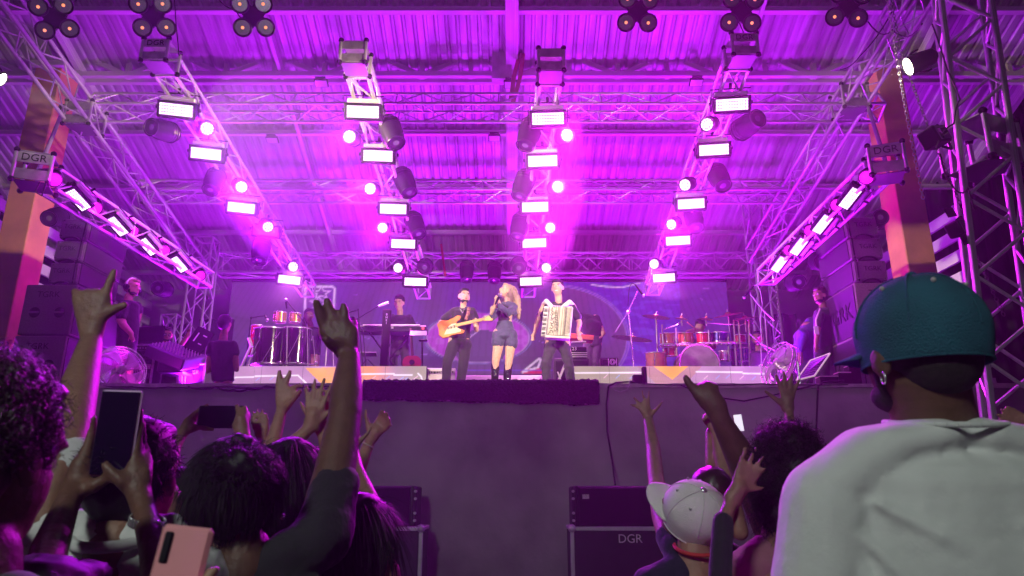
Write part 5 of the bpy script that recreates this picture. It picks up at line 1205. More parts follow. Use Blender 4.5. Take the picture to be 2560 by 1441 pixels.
for i in range(22): wk.cbox(L3(-.41,-.03,-.47+.94*(i+.5)/22), (w*.20,.02,h*.038), .002, Rm)
for i in range(21):
    if i % 7 not in (2, 6): bk.cbox(L3(-.45,-.045,-.47+.94*(i+1)/22), (w*.13,.02,h*.022), .002, Rm)
wk.build('white_keys', whitep, t); bk.build('black_keys', blackp, t)
g_ = MB(); rq = random.Random(2)
for i in range(6):
    z = .40-.155*i; g_.torus(L3(-.19,-.105,z), w*.05, .006, Rm@Matrix.Rotation(math.pi/2,3,'X'), n=12, m=4, a0=.4+i, a1=4.6+i); g_.torus(L3(-.235,-.105,z-.06), w*.035, .005, Rm@Matrix.Rotation(math.pi/2,3,'X'), n=10, m=4, a0=2+i, a1=5.5+i)
g_.build('scroll_grille', mat('dark_grille_trim',(.10,.09,.07),.4), t)
ln = MB()
for x_ in (-.10,-.02,.03,.13,.20,.235,.27): ln.box(L3(x_,-.104,0), (.006,.006,h*.96), Rm)
ln.build('bellows_lines', mat('dark_grille_trim',(.10,.09,.07),.4), t)
bt = MB()
for i in range(20):
    for j in range(5): bt.cyl(L3(.30+.036*j,-.10,-.40+.80*i/19+.01*j), L3(.30+.036*j,-.112,-.40+.80*i/19+.01*j), .005, n=5)
    bt.box(L3(.255,-.108,-.40+.80*i/19), (.018,.006,.010), Rm)
bt.build('bass_buttons', mat('dark_grille_trim',(.10,.09,.07),.4), t)
M = Rm.to_4x4() @ Matrix.Rotation(math.pi/2,4,'X') @ Matrix.Rotation(math.pi/2+.1,4,'Z'); M.translation = L3(-.06,-.108,-.02); text('Scandalli', .10, M, MATS['dark_grille_trim'], t, ext=.002)
MB().cbox(L3(.05,.0,-.52), (w*.86,.18,.035), .01, Rm).build('bottom_rail', mat('accordion_white',(.7,.68,.66),.3), t)
for s_, (p0, p1, p2) in enumerate((((1380,768),(1366,750),(1358,758)),((1408,768),(1424,752),(1436,764)))): Fig().chain((p0[0],p0[1],Y-.2,5.5),(p1[0],p1[1]+3,Y-.12,6),(p2[0],p2[1]+3,Y+.05,5)).build('shoulder_strap', mat('white_padded_strap',(.7,.68,.7),.6), t, .012, 2)
# keyboard player
Y = 14.0; t = person('keyboard player in black t-shirt looking down behind the keyboard', 998, 940, Y, deck, FG)
b = Fig(); hc = P(998,758,Y); H = 37*mpp(758,Y); R = head(b, hc, H, (-.15,-1,-.25), (0,-.1,1))
b.chain((1000,775,Y,8),(1000,786,Y,8)); b.chain((1001,800,Y,20,13),(1000,850,Y,22,14)); b.chain((980,794,Y,8),(966,815,Y,7),(968,828,Y-.25,5)); b.chain((1024,796,Y,8),(1034,818,Y,7),(1015,830,Y-.3,5))
for (x_,y_,an) in ((967,828,-80),(1014,830,-110)):
    for ch in hand(x_,y_,Y-.28,an,16,1,6,(.3,.3,.3,.3)): b.chain(*ch)
legs(b, [(988,862),(1012,862)], [(985,895),(1012,895)], [(984,935),(1013,935)], Y, (10,8,6)); b.build('body', SK1, t, .017)
s = Fig(); s.chain((1001,796,Y,28,15),(1000,830,Y,25,15),(1000,858,Y,24,15)); s.chain((980,795,Y,10),(966,818,Y,9)); s.chain((1023,796,Y,10),(1035,820,Y,9)); s.build('t_shirt', Cblack, t, .017, 3, (.02,.1))
s = Fig(); s.chain((1000,856,Y,23,15),(1000,868,Y,23,15)); legs(s, [(988,870),(1012,870)], [(985,898),(1013,898)], [(984,934),(1013,934)], Y, (12,11,9)); s.build('trousers', Cgrey, t, .017, 3)
h = Fig(); haircap(h, hc, R, H, 1.1, .9, .06); h.build('hair', hairb, t, .014, 1, (.02,.03)); face(t, hc, R, H, hairb, closed=True)
# bending man
Y = 13.6; t = person('man in black t-shirt and jeans bending over with his back turned behind the accordion player', 1480, 940, Y, deck, FG)
b = Fig(); b.chain((1487,845,Y,18,13),(1477,812,Y-.05,19,14),(1465,800,Y+.1,13,12)); hc = P(1452,800,Y+.35); H = .24; R = head(b, hc, H, (-.3,.8,-.6), (0,.6,.8)); b.chain((1462,793,Y+.1,9),(1455,797,Y+.3,8))
b.chain((1488,795,Y,9),(1502,820,Y-.05,7.5),(1509,834,Y-.08,6)); 
for ch in hand(1510,836,Y-.08,-140,20,1,6,(.4,.4,.4,.4)): b.chain(*ch)
legs(b, [(1470,860),(1493,860)], [(1470,890),(1490,890)], [(1473,935),(1486,935)], Y, (12,9,6)); b.build('body', SK1, t, .017)
s = Fig(); s.chain((1486,842,Y,22,17),(1476,812,Y-.05,27,21),(1464,796,Y+.05,23,20),(1456,798,Y+.18,17,16)); s.chain((1490,797,Y,11),(1501,822,Y-.05,9)); s.build('t_shirt', Cblack, t, .017, 3, (.025,.1))
s = Fig(); s.chain((1485,846,Y,22,17),(1481,864,Y,22,17)); legs(s, [(1471,866),(1491,868)], [(1471,892),(1489,894)], [(1474,934),(1485,934)], Y, (14,12,10)); s.build('jeans', Cjean, t, .017, 2, (.02,.08))
h = Fig(); haircap(h, hc, R, H); h.build('hair', hairb, t, .014, 1)
# drummer
Y = 14.1; t = person('drummer half hidden behind the toms, head bowed', 1748, 940, Y, deck, FG)
b = Fig(); hc = P(1750,818,Y); H = 36*mpp(818,Y); R = head(b, hc, H, (-.4,-1,-.5), (0,-.3,1)); b.chain((1750,835,Y+.05,8),(1750,845,Y+.08,9)); b.chain((1750,855,Y+.1,24,14),(1750,905,Y+.15,22,14))
b.chain((1730,852,Y+.1,9),(1722,832,Y-.15,8),(1738,826,Y-.4,6)); b.chain((1772,852,Y+.1,9),(1785,868,Y-.1,7),(1778,855,Y-.4,5)); 
for ch in hand(1739,826,Y-.42,20,16,1,6,(.6,.6,.6,.6)): b.chain(*ch)
for x_ in (1738,1764): b.chain((x_,900,Y+.1,11),(x_,902,Y-.35,9),(x_,935,Y-.3,6))
b.build('body', SK1, t, .018); s = Fig(); s.chain((1750,853,Y+.1,27,15),(1750,905,Y+.15,24,15)); s.build('t_shirt', Cblack, t, .018, 3); h = Fig(); haircap(h, hc, R, H, 1.1); h.build('hair', hairbr, t, .014, 1)
mb = MB(); mb.cyl(P(1740,824,Y-.45),P(1718,806,Y-.7),.009,n=6).build('drumstick', mat('maple_neck',(.72,.42,.16),.3), t)
# percussionist behind the raised hand
Y = 14.2; t = person('percussionist with long dark hair, mostly hidden behind the raised hand', 780, 940, Y, deck, FG)
b = Fig(); hc = P(772,790,Y); H = 34*mpp(790,Y); R = head(b, hc, H, (.4,-1,-.2)); b.chain((774,806,Y,7),(776,815,Y,8)); b.chain((778,825,Y,23,14),(780,885,Y,20,13),(780,930,Y,18,12)); b.chain((760,826,Y,8),(752,850,Y-.1,7),(756,838,Y-.35,5)); b.chain((798,826,Y,8),(812,850,Y-.1,7),(806,838,Y-.35,5)); b.build('body', SK2, t, .018)
s = Fig(); s.chain((778,826,Y,26,15),(780,885,Y,23,14)); s.build('t_shirt', Cblack, t, .018, 3); h = Fig(); haircap(h, hc, R, H, 1.1, 1.3); h.chain((764,800,Y+.05,8),(760,825,Y+.05,6)); h.build('hair', hairbr, t, .014, 1, (.03,.04)); face(t, hc, R, H)
# headphone man
Y = 10.4; t = person('stout bearded man with white headphones standing in black at the left of the stage', 325, 995, Y, FLOOR, FG)
b = Fig(); hc = P(331,721,Y); H = 45*mpp(721,Y); R = head(b, hc, H, (1,-.25,-.05), (.03,0,1))
b.chain((322,742,Y,10.5),(320,756,Y,11)); b.chain((320,770,Y,22,27),(322,820,Y,22,26),(316,860,Y,22,24)); b.chain((308,768,Y-.15,12),(302,800,Y-.2,10.5),(308,812,Y-.2,9)); b.chain((308,812,Y-.2,9.5),(328,834,Y-.25,6.5))
for ch in hand(329,836,Y-.25,-75,28,1,6,(.5,.5,.5,.5)): b.chain(*ch)
b.chain((345,765,Y+.15,9),(348,790,Y+.15,7),(343,808,Y+.1,6)); legs(b, [(312,880),(322,880)], [(308,930),(322,930)], [(306,990),(322,990)], Y, (14,10,7)); b.build('body', SK1, t, V1)
s = Fig(); s.chain((321,766,Y,26,27),(322,800,Y,24,28),(318,850,Y,25,27),(314,885,Y,24,25)); s.chain((309,768,Y-.15,14),(303,792,Y-.2,13)); s.chain((343,765,Y+.14,11),(346,780,Y+.14,10)); s.build('t_shirt', Cblack, t, V1, 3, (.02,.1))
s = Fig(); s.chain((314,880,Y,22,22),(314,905,Y,22,20),(312,985,Y,15,15)); s.build('trousers', Cblack, t, V1, 3)
h = Fig(); haircap(h, hc, R, H, .86, .8); h.build('hair', mat('fair_short_hair',(.35,.2,.13),.5), t, .012, 1); face(t, hc, R, H, hairbr, True)
MB().torus(hc+Vector((0,0,H*.10)), H*.46, .014, Matrix((R.col[0],R.col[2],R.col[1])).transposed(), n=18, m=6, a0=0, a1=math.pi).build('headphone_band', whitep, t); 
for s_ in (-1,1): MB().cyl(hc+R@Vector((s_*.36*H,-.02*H,-.02*H)), hc+R@Vector((s_*.50*H,-.02*H,-.02*H)), .045, n=14).build('ear_cup', blackp, t)
# seated engineer
Y = 12.2; t = person('engineer with glasses sitting behind the mixing desk, one hand raised', 420, 930, Y, FLOOR, FG)
b = Fig(); hc = P(418,838,Y); H = 37*mpp(838,Y); R = head(b, hc, H, (.55,-1,-.25)); b.chain((414,855,Y,8),(412,866,Y,9)); b.chain((414,875,Y,24,15),(416,935,Y,22,15)); b.chain((435,876,Y,9),(452,866,Y-.1,7),(470,838,Y-.15,5.5))
for ch in hand(471,836,Y-.15,70,17,-1,10,(.4,.2,.4,.5)): b.chain(*ch)
b.chain((394,878,Y,9),(388,905,Y-.1,7),(405,912,Y-.35,6)); b.build('body', SK2, t, .017); s = Fig(); s.chain((414,876,Y,27,16),(416,935,Y,24,16)); s.chain((434,876,Y,10),(446,869,Y-.05,9)); s.build('t_shirt', Cblack, t, .017, 3)
h = Fig(); haircap(h, hc, R, H, 1.05); h.build('hair', hairb, t, .014, 1); face(t, hc, R, H, hairb, True)
g_ = MB()
for s_ in (-1,1): g_.torus(hc+R@Vector((s_*.14*H,.43*H,.03*H)), .085*H, .006, Matrix((R.col[0],R.col[2],R.col[1])).transposed(), n=12, m=4)
g_.build('glasses', blackp, t)
# tech with back turned
Y = 10.6; t = person('crew member in black seen from behind, standing left of the left riser', 558, 1000, Y, FLOOR, FG)
b = Fig(); hc = P(562,812,Y); H = 44*mpp(812,Y); R = head(b, hc, H, (.1,1,-.25), (0,.25,1)); b.chain((560,835,Y,10),(558,850,Y,11)); b.chain((557,862,Y,28,17),(557,935,Y,26,16)); b.chain((532,864,Y,10),(524,895,Y,8),(520,930,Y-.05,6)); b.chain((583,864,Y,10),(589,900,Y,8),(592,925,Y,6)); b.chain((550,950,Y,14),(548,1000,Y,9)); b.chain((568,950,Y,14),(568,1000,Y,9)); b.build('body', SK2, t, V1)
s = Fig(); s.chain((557,862,Y,33,19),(557,905,Y,30,18),(557,950,Y,29,18)); s.chain((532,864,Y,12.5),(526,884,Y,11)); s.chain((582,864,Y,12.5),(588,884,Y,11)); s.build('t_shirt', Cblack, t, V1, 3, (.02,.1)); h = Fig(); haircap(h, hc, R, H, 1.1, 1.2); h.build('hair', hairb, t, .014, 1)
# man at right with lanyard
Y = 10.9; t = person('bearded man with lanyard standing beside the right speaker stack', 2048, 1000, Y, FLOOR, FG)
b = Fig(); hc = P(2050,741,Y); H = 44*mpp(741,Y); R = head(b, hc, H, (-.9,-.5,0)); b.chain((2056,760,Y,9),(2058,774,Y,10)); b.chain((2060,785,Y,22,22),(2060,860,Y,22,20)); b.chain((2050,790,Y-.15,9),(2044,828,Y-.18,7),(2040,862,Y-.15,5.5))
for ch in hand(2040,864,Y-.15,-88,24,-1,5,(.35,.35,.4,.4)): b.chain(*ch)
b.chain((2056,880,Y,18,18),(2056,995,Y,12,12)); b.build('body', SK2, t, V1); s = Fig(); s.chain((2060,782,Y,25,23),(2060,830,Y,25,22),(2058,885,Y,24,21)); s.chain((2050,790,Y-.15,11),(2046,815,Y-.17,10)); s.chain((2056,885,Y,21,20),(2056,990,Y,16,14)); s.build('black_clothes', Cblack, t, V1, 3, (.02,.1))
h = Fig(); haircap(h, hc, R, H, 1.12, 1.0, .05); h.build('hair', hairbr, t, .012, 1); face(t, hc, R, H, hairb, True)
MB().tube([P(2050,772,Y-.24),P(2040,800,Y-.27),P(2041,815,Y-.27)], .011).build('lanyard', mat('pale_ribbon',(.7,.6,.6),.6), t); MB().cbox(P(2041,826,Y-.28), (.07,.012,.13), .004).build('badge', whitep, t)
Y = 11.6; t = person('person in a puffy dark purple jacket standing behind the bearded man', 2015, 1000, Y, FLOOR, FG)
b = Fig(); hc = P(2062,790,Y+.3); b.chain((2025,815,Y,22,22),(2015,860,Y,24,22),(2015,930,Y,20,20)); H = .22; R = head(b, P(2064,765,Y+.5), H, (1,.5,0)); b.chain((2062,785,Y+.45,9),(2035,805,Y+.1,14)); b.chain((2010,840,Y-.2,10),(1998,880,Y-.2,8),(2002,905,Y-.25,6)); b.chain((2015,930,Y,16),(2015,1000,Y,10)); b.build('body', SK2, t, .018)
s = Fig(); s.chain((2036,806,Y,26,24),(2016,840,Y,30,26),(2012,885,Y,29,25),(2014,925,Y,26,22)); s.chain((2008,835,Y-.2,14),(1997,875,Y-.2,12)); s.build('puffy_jacket', cloth('purple',(.05,.02,.16)), t, .018, 3, (.04,.15)); s = Fig(); s.chain((2014,920,Y,22,18),(2014,995,Y,15,14)); s.build('trousers', Cblack, t, .018)
Y = 12.9; t = person('dim face of a man sitting in the dark behind the drum kit microphone stands', 1898, 940, Y, FLOOR, FG)
b = Fig(); hc = P(1893,848,Y); H = 38*mpp(848,Y); R = head(b, hc, H, (-.5,-1,0)); b.chain((1896,866,Y,8),(1898,875,Y,9)); b.chain((1900,885,Y,24,15),(1902,950,Y,22,15)); b.build('body', SK2, t, .017); s = Fig(); s.chain((1900,886,Y,27,17),(1902,950,Y,25,17)); s.build('t_shirt', Cblack, t, .017); h = Fig(); haircap(h, hc, R, H, 1.05); h.build('hair', hairb, t, .014, 1); face(t, hc, R, H, hairb, True)
# ============================================================ CROWD
def torso(t, x, y, Y, w, shirt, trousers=Cgrey, b=None, vox=.011, slope=.04, nobuild=False, dY=0, disp=(.02,.15)):
    """x, y = pixel of the base of the neck; w = half shoulder width in metres"""
    p = P(x, y, Y); p.y += dY; W_ = lambda dx, dy, z, *r: ('w', Vector((p.x+dx, p.y+dy, z)), *r)
    hz = max(.55, p.z-.55)
    b.chain(W_(0,0,p.z,.055), W_(0,0,p.z-.08,.07)); b.chain(W_(0,0,p.z-.13,w*.80,.10), W_(0,0,hz,.14,.10))
    for s in (-1,1): b.chain(W_(s*.09,0,hz,.085), W_(s*.10,0,hz*.5,.06), W_(s*.10,0,.05,.045)); b.chain(W_(s*.10,0,.05,.05), W_(s*.11,.14,.04,.04))
    s_ = Fig(); s_.chain(W_(0,-.0,p.z-.16,w*.86,.125), W_(0,0,p.z-.35,w*.82,.13), W_(0,0,hz-.03,.165,.125))
    for s in (-1,1): s_.chain(W_(s*.05,0,p.z-.06-slope*.3,.062), W_(s*(w-.06),0,p.z-.075-slope,.068))
    tr = Fig(); tr.chain(W_(0,0,hz+.02,.15,.11), W_(0,0,hz-.06,.155,.12))
    for s in (-1,1): tr.chain(W_(s*.085,0,hz-.06,.09), W_(s*.10,0,hz*.5,.07), W_(s*.10,0,.08,.06))
    tr.build('trousers', trousers, t, .02, 3)
    return s_, p
def arm(b, *nodes): b.chain(*nodes)
def H_(b, *a, **k):
    for ch in hand(*a, **k): b.chain(*ch)
def backhead(t, b, x, y, Y, H, fdir, m, up=(0,0,1), st=0, L=.05, r=.0012, curl=0, cap=True, seed=1, top=1.05, hb=1.1, ymax=.55, vox=.009, down=.9, jit=.25, out=.06):
    hc = P(x, y, Y); R = head(b, hc, H, fdir, up)
    if cap: h = Fig(); haircap(h, hc, R, H, top, hb); h.build('hair', m, t, vox, 1, (.012,.02))
    if st: strands('hair_strands', t, hc+R@Vector((0,-.08*H,.15*H)), R, (.37*H,.43*H,.39*H), st, L, m, curl, r, -.75, down, 6, ymax, seed=seed, jit=jit, out=out)
    return hc, R
def nod(t, x, y, Y, r): return ('w', P(x,y,Y), r)
# --- curly haired person at the left edge
t = person('person with thick curly hair at the left edge, closest to the camera', 10, 1200, .95, 0, CG); b = Fig()
hc, R = backhead(t, b, -48, 1150, .95, .235, (.18,.98,0), hairbr, cap=True, st=0)
for s_ in (0,): strands('curls', t, hc+R@Vector((0,-.03,.045)), R, (.088,.102,.088), 2300, .036, hairbr, .0075, .0011, -.55, .15, 9, .62, seed=3, jit=.5, freq=2.2, out=.6)
s_, p = torso(t, -70, 1400, .95, .20, Cgrey, b=b); s_.build('dark_shirt', Cgrey, t, .010, 3); b.build('body', SK3, t, .007)
t = person('person at the lower left corner with a bare shoulder lit bright magenta', -60, 1350, .95, 0, CG); b = Fig()
hc, R = backhead(t, b, -190, 1200, 1.0, .23, (0,1,0), hairb); s_, p = torso(t, -190, 1330, 1.0, .17, Cblack, b=b); s_.build('tank_top', Cblack, t, .012); b.chain((-95,1370,1.1,50),(-5,1330,1.25,34),(-20,1290,1.35,25)); b.chain((-95,1370,1.1,52),(-8,1470,1.1,42)); b.build('body', SKC, t, .008)
# --- horns hand, white t-shirt
t = person('man in white t-shirt seen from behind, left arm raised making a horns sign', 300, 1300, 1.5, 0, CG); b = Fig()
hc, R = backhead(t, b, 338, 1198, 1.48, .225, (.1,1,.15), hairb, st=1500, L=.022, r=.0011, seed=4, down=.2, jit=.6)
s_, p = torso(t, 295, 1345, 1.45, .215, Cwhite, b=b, slope=.0)
b.chain((110,1300,1.45,50),(172,1120,1.52,46),(188,1060,1.56,43)); b.chain((188,1060,1.56,42),(200,960,1.65,43),(226,862,1.75,28))
Yh = 1.76
for kx, ky, r_ in ((262,748,18),(243,742,19),(221,742,19),(199,746,18)): b.chain((228,852,Yh,24),((228+kx)/2,800,Yh,21),(kx,ky,Yh,r_))
b.chain((262,750,Yh,13),(269,722,Yh,11.5),(277,700,Yh,10.5),(285,680,Yh,9)); b.chain((240,795,Yh,24),(266,783,Yh,15),(290,771,Yh,12),(312,763,Yh,9.5))
for kx, ky in ((243,740),(221,741)): b.chain((kx,ky,Yh,13),(kx,ky-8,Yh+.03,13),(kx,ky+12,Yh+.055,11))
b.chain((197,744,Yh,12),(189,730,Yh+.01,10.5),(188,738,Yh+.035,9))
b.build('body', SK2, t, .0064, 3)
s_.chain((112,1318,1.45,60),(150,1200,1.50,54),(176,1128,1.52,50)); s_.chain((170,1340,1.45,62),(420,1350,1.45,62)); s_.build('white_t_shirt', Cwhite, t, .008, 3, (.03,.07))
MB().torus(P(292,1338,1.44), .076, .011, Matrix.Rotation(.25,3,'X'), n=30, m=8).build('collar', Cwhite, t, smooth=80)
# --- phone holder
def phone(label, c, w, h, R, frontm, backm, camside=False, scr=None):
    t = thing('mobile_phone', c, label, 'mobile phone'); MB().cbox(c, (w,.009,h), .004, R).build('case', backm, t)
    if camside:
        MB().cbox(c+R@Vector((-w*.30,-.0055,h*.28)), (w*.16,.004,h*.30), .0015, R).build('camera_bar', blackp, t)
    else: MB().cbox(c+R@Vector((0,-.0048,0)), (w*.93,.002,h*.96), .0008, R).build('screen', frontm, t)
    return t
clearc = mat('clear_phone_case', (.7,.45,.75), .25, spec=.8); scrn = mat('phone_glass', (.006,.005,.02), .10, spec=.6)
phone('upright phone in a clear case held up with a dark screen', P(291,1083,1.36), .078, .160, Matrix.Rotation(.03,3,'Y') @ Matrix.Rotation(.05,3,'X'), scrn, clearc)
t = person('person whose two hands hold up the upright phone, steel watch on the right wrist', 130, 1400, 1.05, 0, CG); b = Fig()
hc, R = backhead(t, b, 95, 1640, 1.05, .23, (.2,1,.1), hairb, st=900, L=.02, seed=6); s_, p = torso(t, 120, 1800, 1.05, .2, Cblack, b=b)
Yp = 1.37
b.chain((236,1045,Yp-.01,9),(231,1075,Yp,11),(222,1110,Yp,13),(205,1165,Yp,22)); b.chain((234,1075,Yp+.02,10),(228,1110,Yp+.02,12),(200,1180,Yp,24)); b.chain((240,1105,Yp+.02,10),(225,1150,Yp+.02,13),(200,1185,Yp,24)); b.chain((238,1140,Yp+.02,10),(222,1170,Yp+.01,14),(198,1190,Yp,24))
b.chain((262,1200,Yp-.02,14),(235,1215,Yp-.02,19),(200,1215,Yp,26)); b.chain((205,1165,Yp,28),(190,1215,Yp,32),(165,1265,Yp-.05,30)); b.chain((165,1265,Yp-.05,31),(125,1370,Yp-.16,44),(95,1480,Yp-.28,50)); b.chain((95,1480,Yp-.28,48),('w',P(95,1600,1.05),.055),('w',P(60,1680,1.05),.06))
b.chain((352,1024,Yp,8.5),(350,1055,Yp,11),(344,1095,Yp,12.5),(337,1150,Yp,17)); b.chain((357,1060,Yp+.03,9),(357,1100,Yp+.03,12),(350,1160,Yp+.01,17)); b.chain((352,1100,Yp+.04,10),(366,1125,Yp+.03,12),(362,1180,Yp,17)); b.chain((352,1130,Yp+.04,10),(372,1150,Yp+.02,12),(364,1200,Yp,17))
b.chain((263,1163,Yp-.025,12),(278,1180,Yp-.025,14),(305,1205,Yp-.02,18),(335,1225,Yp,22)); b.chain((337,1160,Yp,22),(345,1225,Yp,31),(362,1285,Yp-.03,28)); b.chain((362,1285,Yp-.03,29),(385,1370,Yp-.10,36),(405,1480,Yp-.2,48)); b.chain((405,1480,Yp-.2,46),('w',P(380,1640,1.05),.055),('w',P(250,1690,1.05),.06))
b.build('body', SK3, t, .0064, 3); s_.build('shirt', Cblack, t, .012, 3)
wt = thing('wristwatch', P(368,1305,Yp-.04), 'steel link wristwatch on the right wrist of the phone holder', 'watch'); c = P(368,1306,Yp-.045); Mr = frame((.25,-.2,1), (1,0,0), c); R3 = Mr.to_3x3()
mb = MB()
for i in range(30):
    a_ = 2*math.pi*i/30; rr_ = .0295; q = Vector((rr_*math.cos(a_), rr_*math.sin(a_)*.95, 0)); mb.cbox(Mr@q, (.0035,.0055,.016), .001, R3@Matrix.Rotation(a_,3,'Z'))
mb.build('bracelet', chrome, wt); MB().cyl(Mr@Vector((.024,-.022,0)), Mr@Vector((.030,-.028,0)), .016, n=20).build('watch_case', chrome, wt)
# pink phone
pinkm = mat('pink_phone_back', (.75,.30,.34), .25, coat=.5)
phone('pink phone with black camera bar seen from its back, close to the camera', P(440,1447,.80), .055, .105, Matrix.Rotation(.10,3,'Y') @ Matrix.Rotation(-.1,3,'X'), pinkm, pinkm, True)
t = person('person at the bottom whose fingers hold the pink phone', 520, 1500, .8, 0, CG); b = Fig(); hc, R = backhead(t, b, 600, 2250, .62, .2, (0,1,0), hairb); s_, p = torso(t, 600, 2600, .62, .17, Cblack, b=b)
b.chain((535,1425,.79,17),(515,1450,.79,18),(500,1500,.78,28)); b.chain((490,1430,.83,14),(500,1470,.81,20)); b.chain((500,1500,.78,36),(520,1600,.72,42),('w',P(600,2400,.62),.05)); b.build('body', SKC, t, .006); s_.build('shirt', Cblack, t, .014)
# --- big dark head with raised arm
t = person('dark haired person in a black t-shirt with hair pinned up, right arm stretched high', 590, 1300, 1.5, 0, CG); b = Fig()
hc, R = backhead(t, b, 590, 1240, 1.5, .212, (0,1,.05), hairb, top=1.0, hb=1.05, st=3200, L=.06, r=.0009, seed=8, down=1.4, jit=.12)
h = Fig(); h.chain((555,1165,1.40,34),(600,1160,1.38,38),(630,1185,1.39,30)); h.chain((598,1105,1.45,24),(610,1120,1.46,30)); h.build('hair_bun', hairb, t, .007, 1, (.015,.015))
strands('bun_strands', t, P(595,1165,1.40), Matrix.Identity(3), (.05,.035,.035), 500, .05, hairb, .004, .0011, -.9, .3, 6, 2, seed=9)
s_, p = torso(t, 610, 1385, 1.5, .20, Cblack, b=b)
b.chain((790,1350,1.55,58),(835,1195,1.62,54),(862,1040,1.70,41)); b.chain((862,1040,1.70,42),(866,980,1.74,41),(873,892,1.80,27))
Yh = 1.82
for (kx,ky), r_ in (((816,828),19),((840,812),20),((862,814),19),((880,828),17)): b.chain((872,895,Yh,24),((872+kx)/2,(ky+890)/2,Yh,22),(kx,ky,Yh,r_))
b.chain((815,828,Yh,14),(804,800,Yh-.01,13),(796,776,Yh-.02,12),(790,756,Yh-.03,10)); b.chain((838,812,Yh,14),(829,786,Yh,12.5),(822,766,Yh,11.5),(817,753,Yh,10)); b.chain((862,814,Yh,13),(862,793,Yh,12),(861,778,Yh,11),(859,766,Yh,9.5)); b.chain((880,828,Yh,12),(886,812,Yh+.02,11),(882,800,Yh+.05,10))
b.chain((850,870,Yh-.02,20),(828,862,Yh-.05,14),(815,848,Yh-.07,11)); b.build('body', SK3, t, .0064, 3)
s_.chain((700,1410,1.5,60),(800,1350,1.55,78),(833,1240,1.60,66),(838,1215,1.61,60)); s_.build('black_t_shirt', Cblack, t, .010, 3, (.03,.1))
MB().sph(P(706,1292,1.5), .006).build('earring', chrome, t)
# --- head just behind on the right
t = person('long dark haired person behind the one with pinned up hair, left elbow bent out', 735, 1250, 1.9, 0, CG); b = Fig()
hc, R = backhead(t, b, 730, 1222, 1.9, .225, (.2,1,0), hairb, hb=1.4, st=1500, L=.12, r=.0012, seed=11, down=1.5, jit=.1); s_, p = torso(t, 735, 1350, 1.9, .17, Cblack, b=b)
b.chain((820,1370,1.95,24),(905,1345,1.95,30),(928,1255,2.0,22),(893,1180,2.1,19),(880,1120,2.2,15)); H_(b, 880,1120,2.2,90,95,1,10); b.build('body', SK2, t, .007); s_.build('dark_top', Cblack, t, .012)
# --- horizontal phone
phone('black phone held level in two hands to film the stage', P(554,1043,2.3), .152, .072, Matrix.Rotation(.0,3,'Y'), scrn, blackp)
t = person('person filming with a level phone in both hands, behind the pinned up hair', 545, 1260, 2.05, 0, CG); b = Fig()
hc, R = backhead(t, b, 548, 1262, 2.05, .21, (0,1,.1), hairb); s_, p = torso(t, 548, 1370, 2.05, .17, Cgrey, b=b); s_.build('shirt', Cgrey, t, .012)
Yq = 2.31
b.chain((519,1013,Yq-.015,5),(508,1018,Yq,6),(490,1032,Yq,7),(468,1055,Yq,11)); b.chain((512,1018,Yq+.02,5),(492,1040,Yq+.02,7),(468,1060,Yq,11)); b.chain((532,1074,Yq-.02,5.5),(517,1072,Yq-.02,7),(498,1068,Yq-.01,8),(475,1072,Yq,13)); b.chain((488,1052,Yq+.01,7),(468,1065,Yq,13)); b.chain((470,1060,Yq,14),(452,1090,Yq-.02,14),(436,1118,Yq-.05,16),(415,1210,2.2,22),(470,1330,2.08,28))
b.chain((592,1014,Yq-.01,6),(596,1028,Yq-.02,8),(602,1050,Yq-.03,12)); b.chain((613,1018,Yq-.01,6),(612,1030,Yq-.02,8),(606,1052,Yq-.03,12)); b.chain((622,1034,Yq,6),(618,1048,Yq-.01,9),(608,1060,Yq-.02,13)); b.chain((585,1062,Yq-.04,7),(592,1075,Yq-.04,10),(604,1085,Yq-.03,13)); b.chain((602,1050,Yq-.03,17),(606,1078,Yq-.03,19),(612,1105,Yq-.05,16),(640,1200,2.2,22),(620,1330,2.08,28)); b.build('body', SK2, t, .0072, 2)
# small ones
def hidden(label, x, y, Y, H, shirt, sk, hairm=hairb, w=.17, fd=(0,1,.1)):
    t = person(label, x, y, Y, 0, CG); b = Fig(); hc, R = backhead(t, b, x, y, Y, H, fd, hairm, vox=.012); s_, p = torso(t, x, y+H*.62/mpp(y,Y), Y, w, shirt, b=b); s_.build('shirt', shirt, t, .013); return t, b
t, b = hidden('person behind with one open hand raised beside the level phone', 660, 1290, 2.3, .21, Cgrey, SK2); b.chain((700,1345,2.3,24),(668,1200,2.36,20),(662,1105,2.4,14)); H_(b, 661,1105,2.4,98,92,-1,4,(0,0,0,0),tang=20); b.build('body', SK2, t, .008)
t, b = hidden('person holding up a hand with two straight fingers', 690, 1310, 2.1, .21, Cblack, SKC); Yv = 2.3
b.chain((720,1370,2.1,24),(672,1200,2.2,25),(682,1110,2.26,20),(703,1030,2.3,14)); 
for kx, ky in ((697,975),(708,972),(722,978),(732,992)): b.chain((704,1030,Yv,12),((704+kx)/2,(1030+ky)/2,Yv,12),(kx,ky,Yv,10))
b.chain((696,975,Yv,8.5),(696,957,Yv,8),(698,942,Yv,7.3),(700,928,Yv,6)); b.chain((708,972,Yv,8.5),(716,955,Yv,8),(721,942,Yv,7.3),(725,930,Yv,6)); b.chain((722,976,Yv,8),(738,966,Yv-.01,7),(748,963,Yv-.02,6),(755,965,Yv-.03,5)); b.chain((730,990,Yv,8),(741,984,Yv-.01,7),(748,988,Yv-.01,6)); b.chain((715,1018,Yv-.01,11),(733,1000,Yv-.03,8),(745,984,Yv-.04,7),(752,976,Yv-.045,6)); b.build('body', SKC, t, .0072, 2)
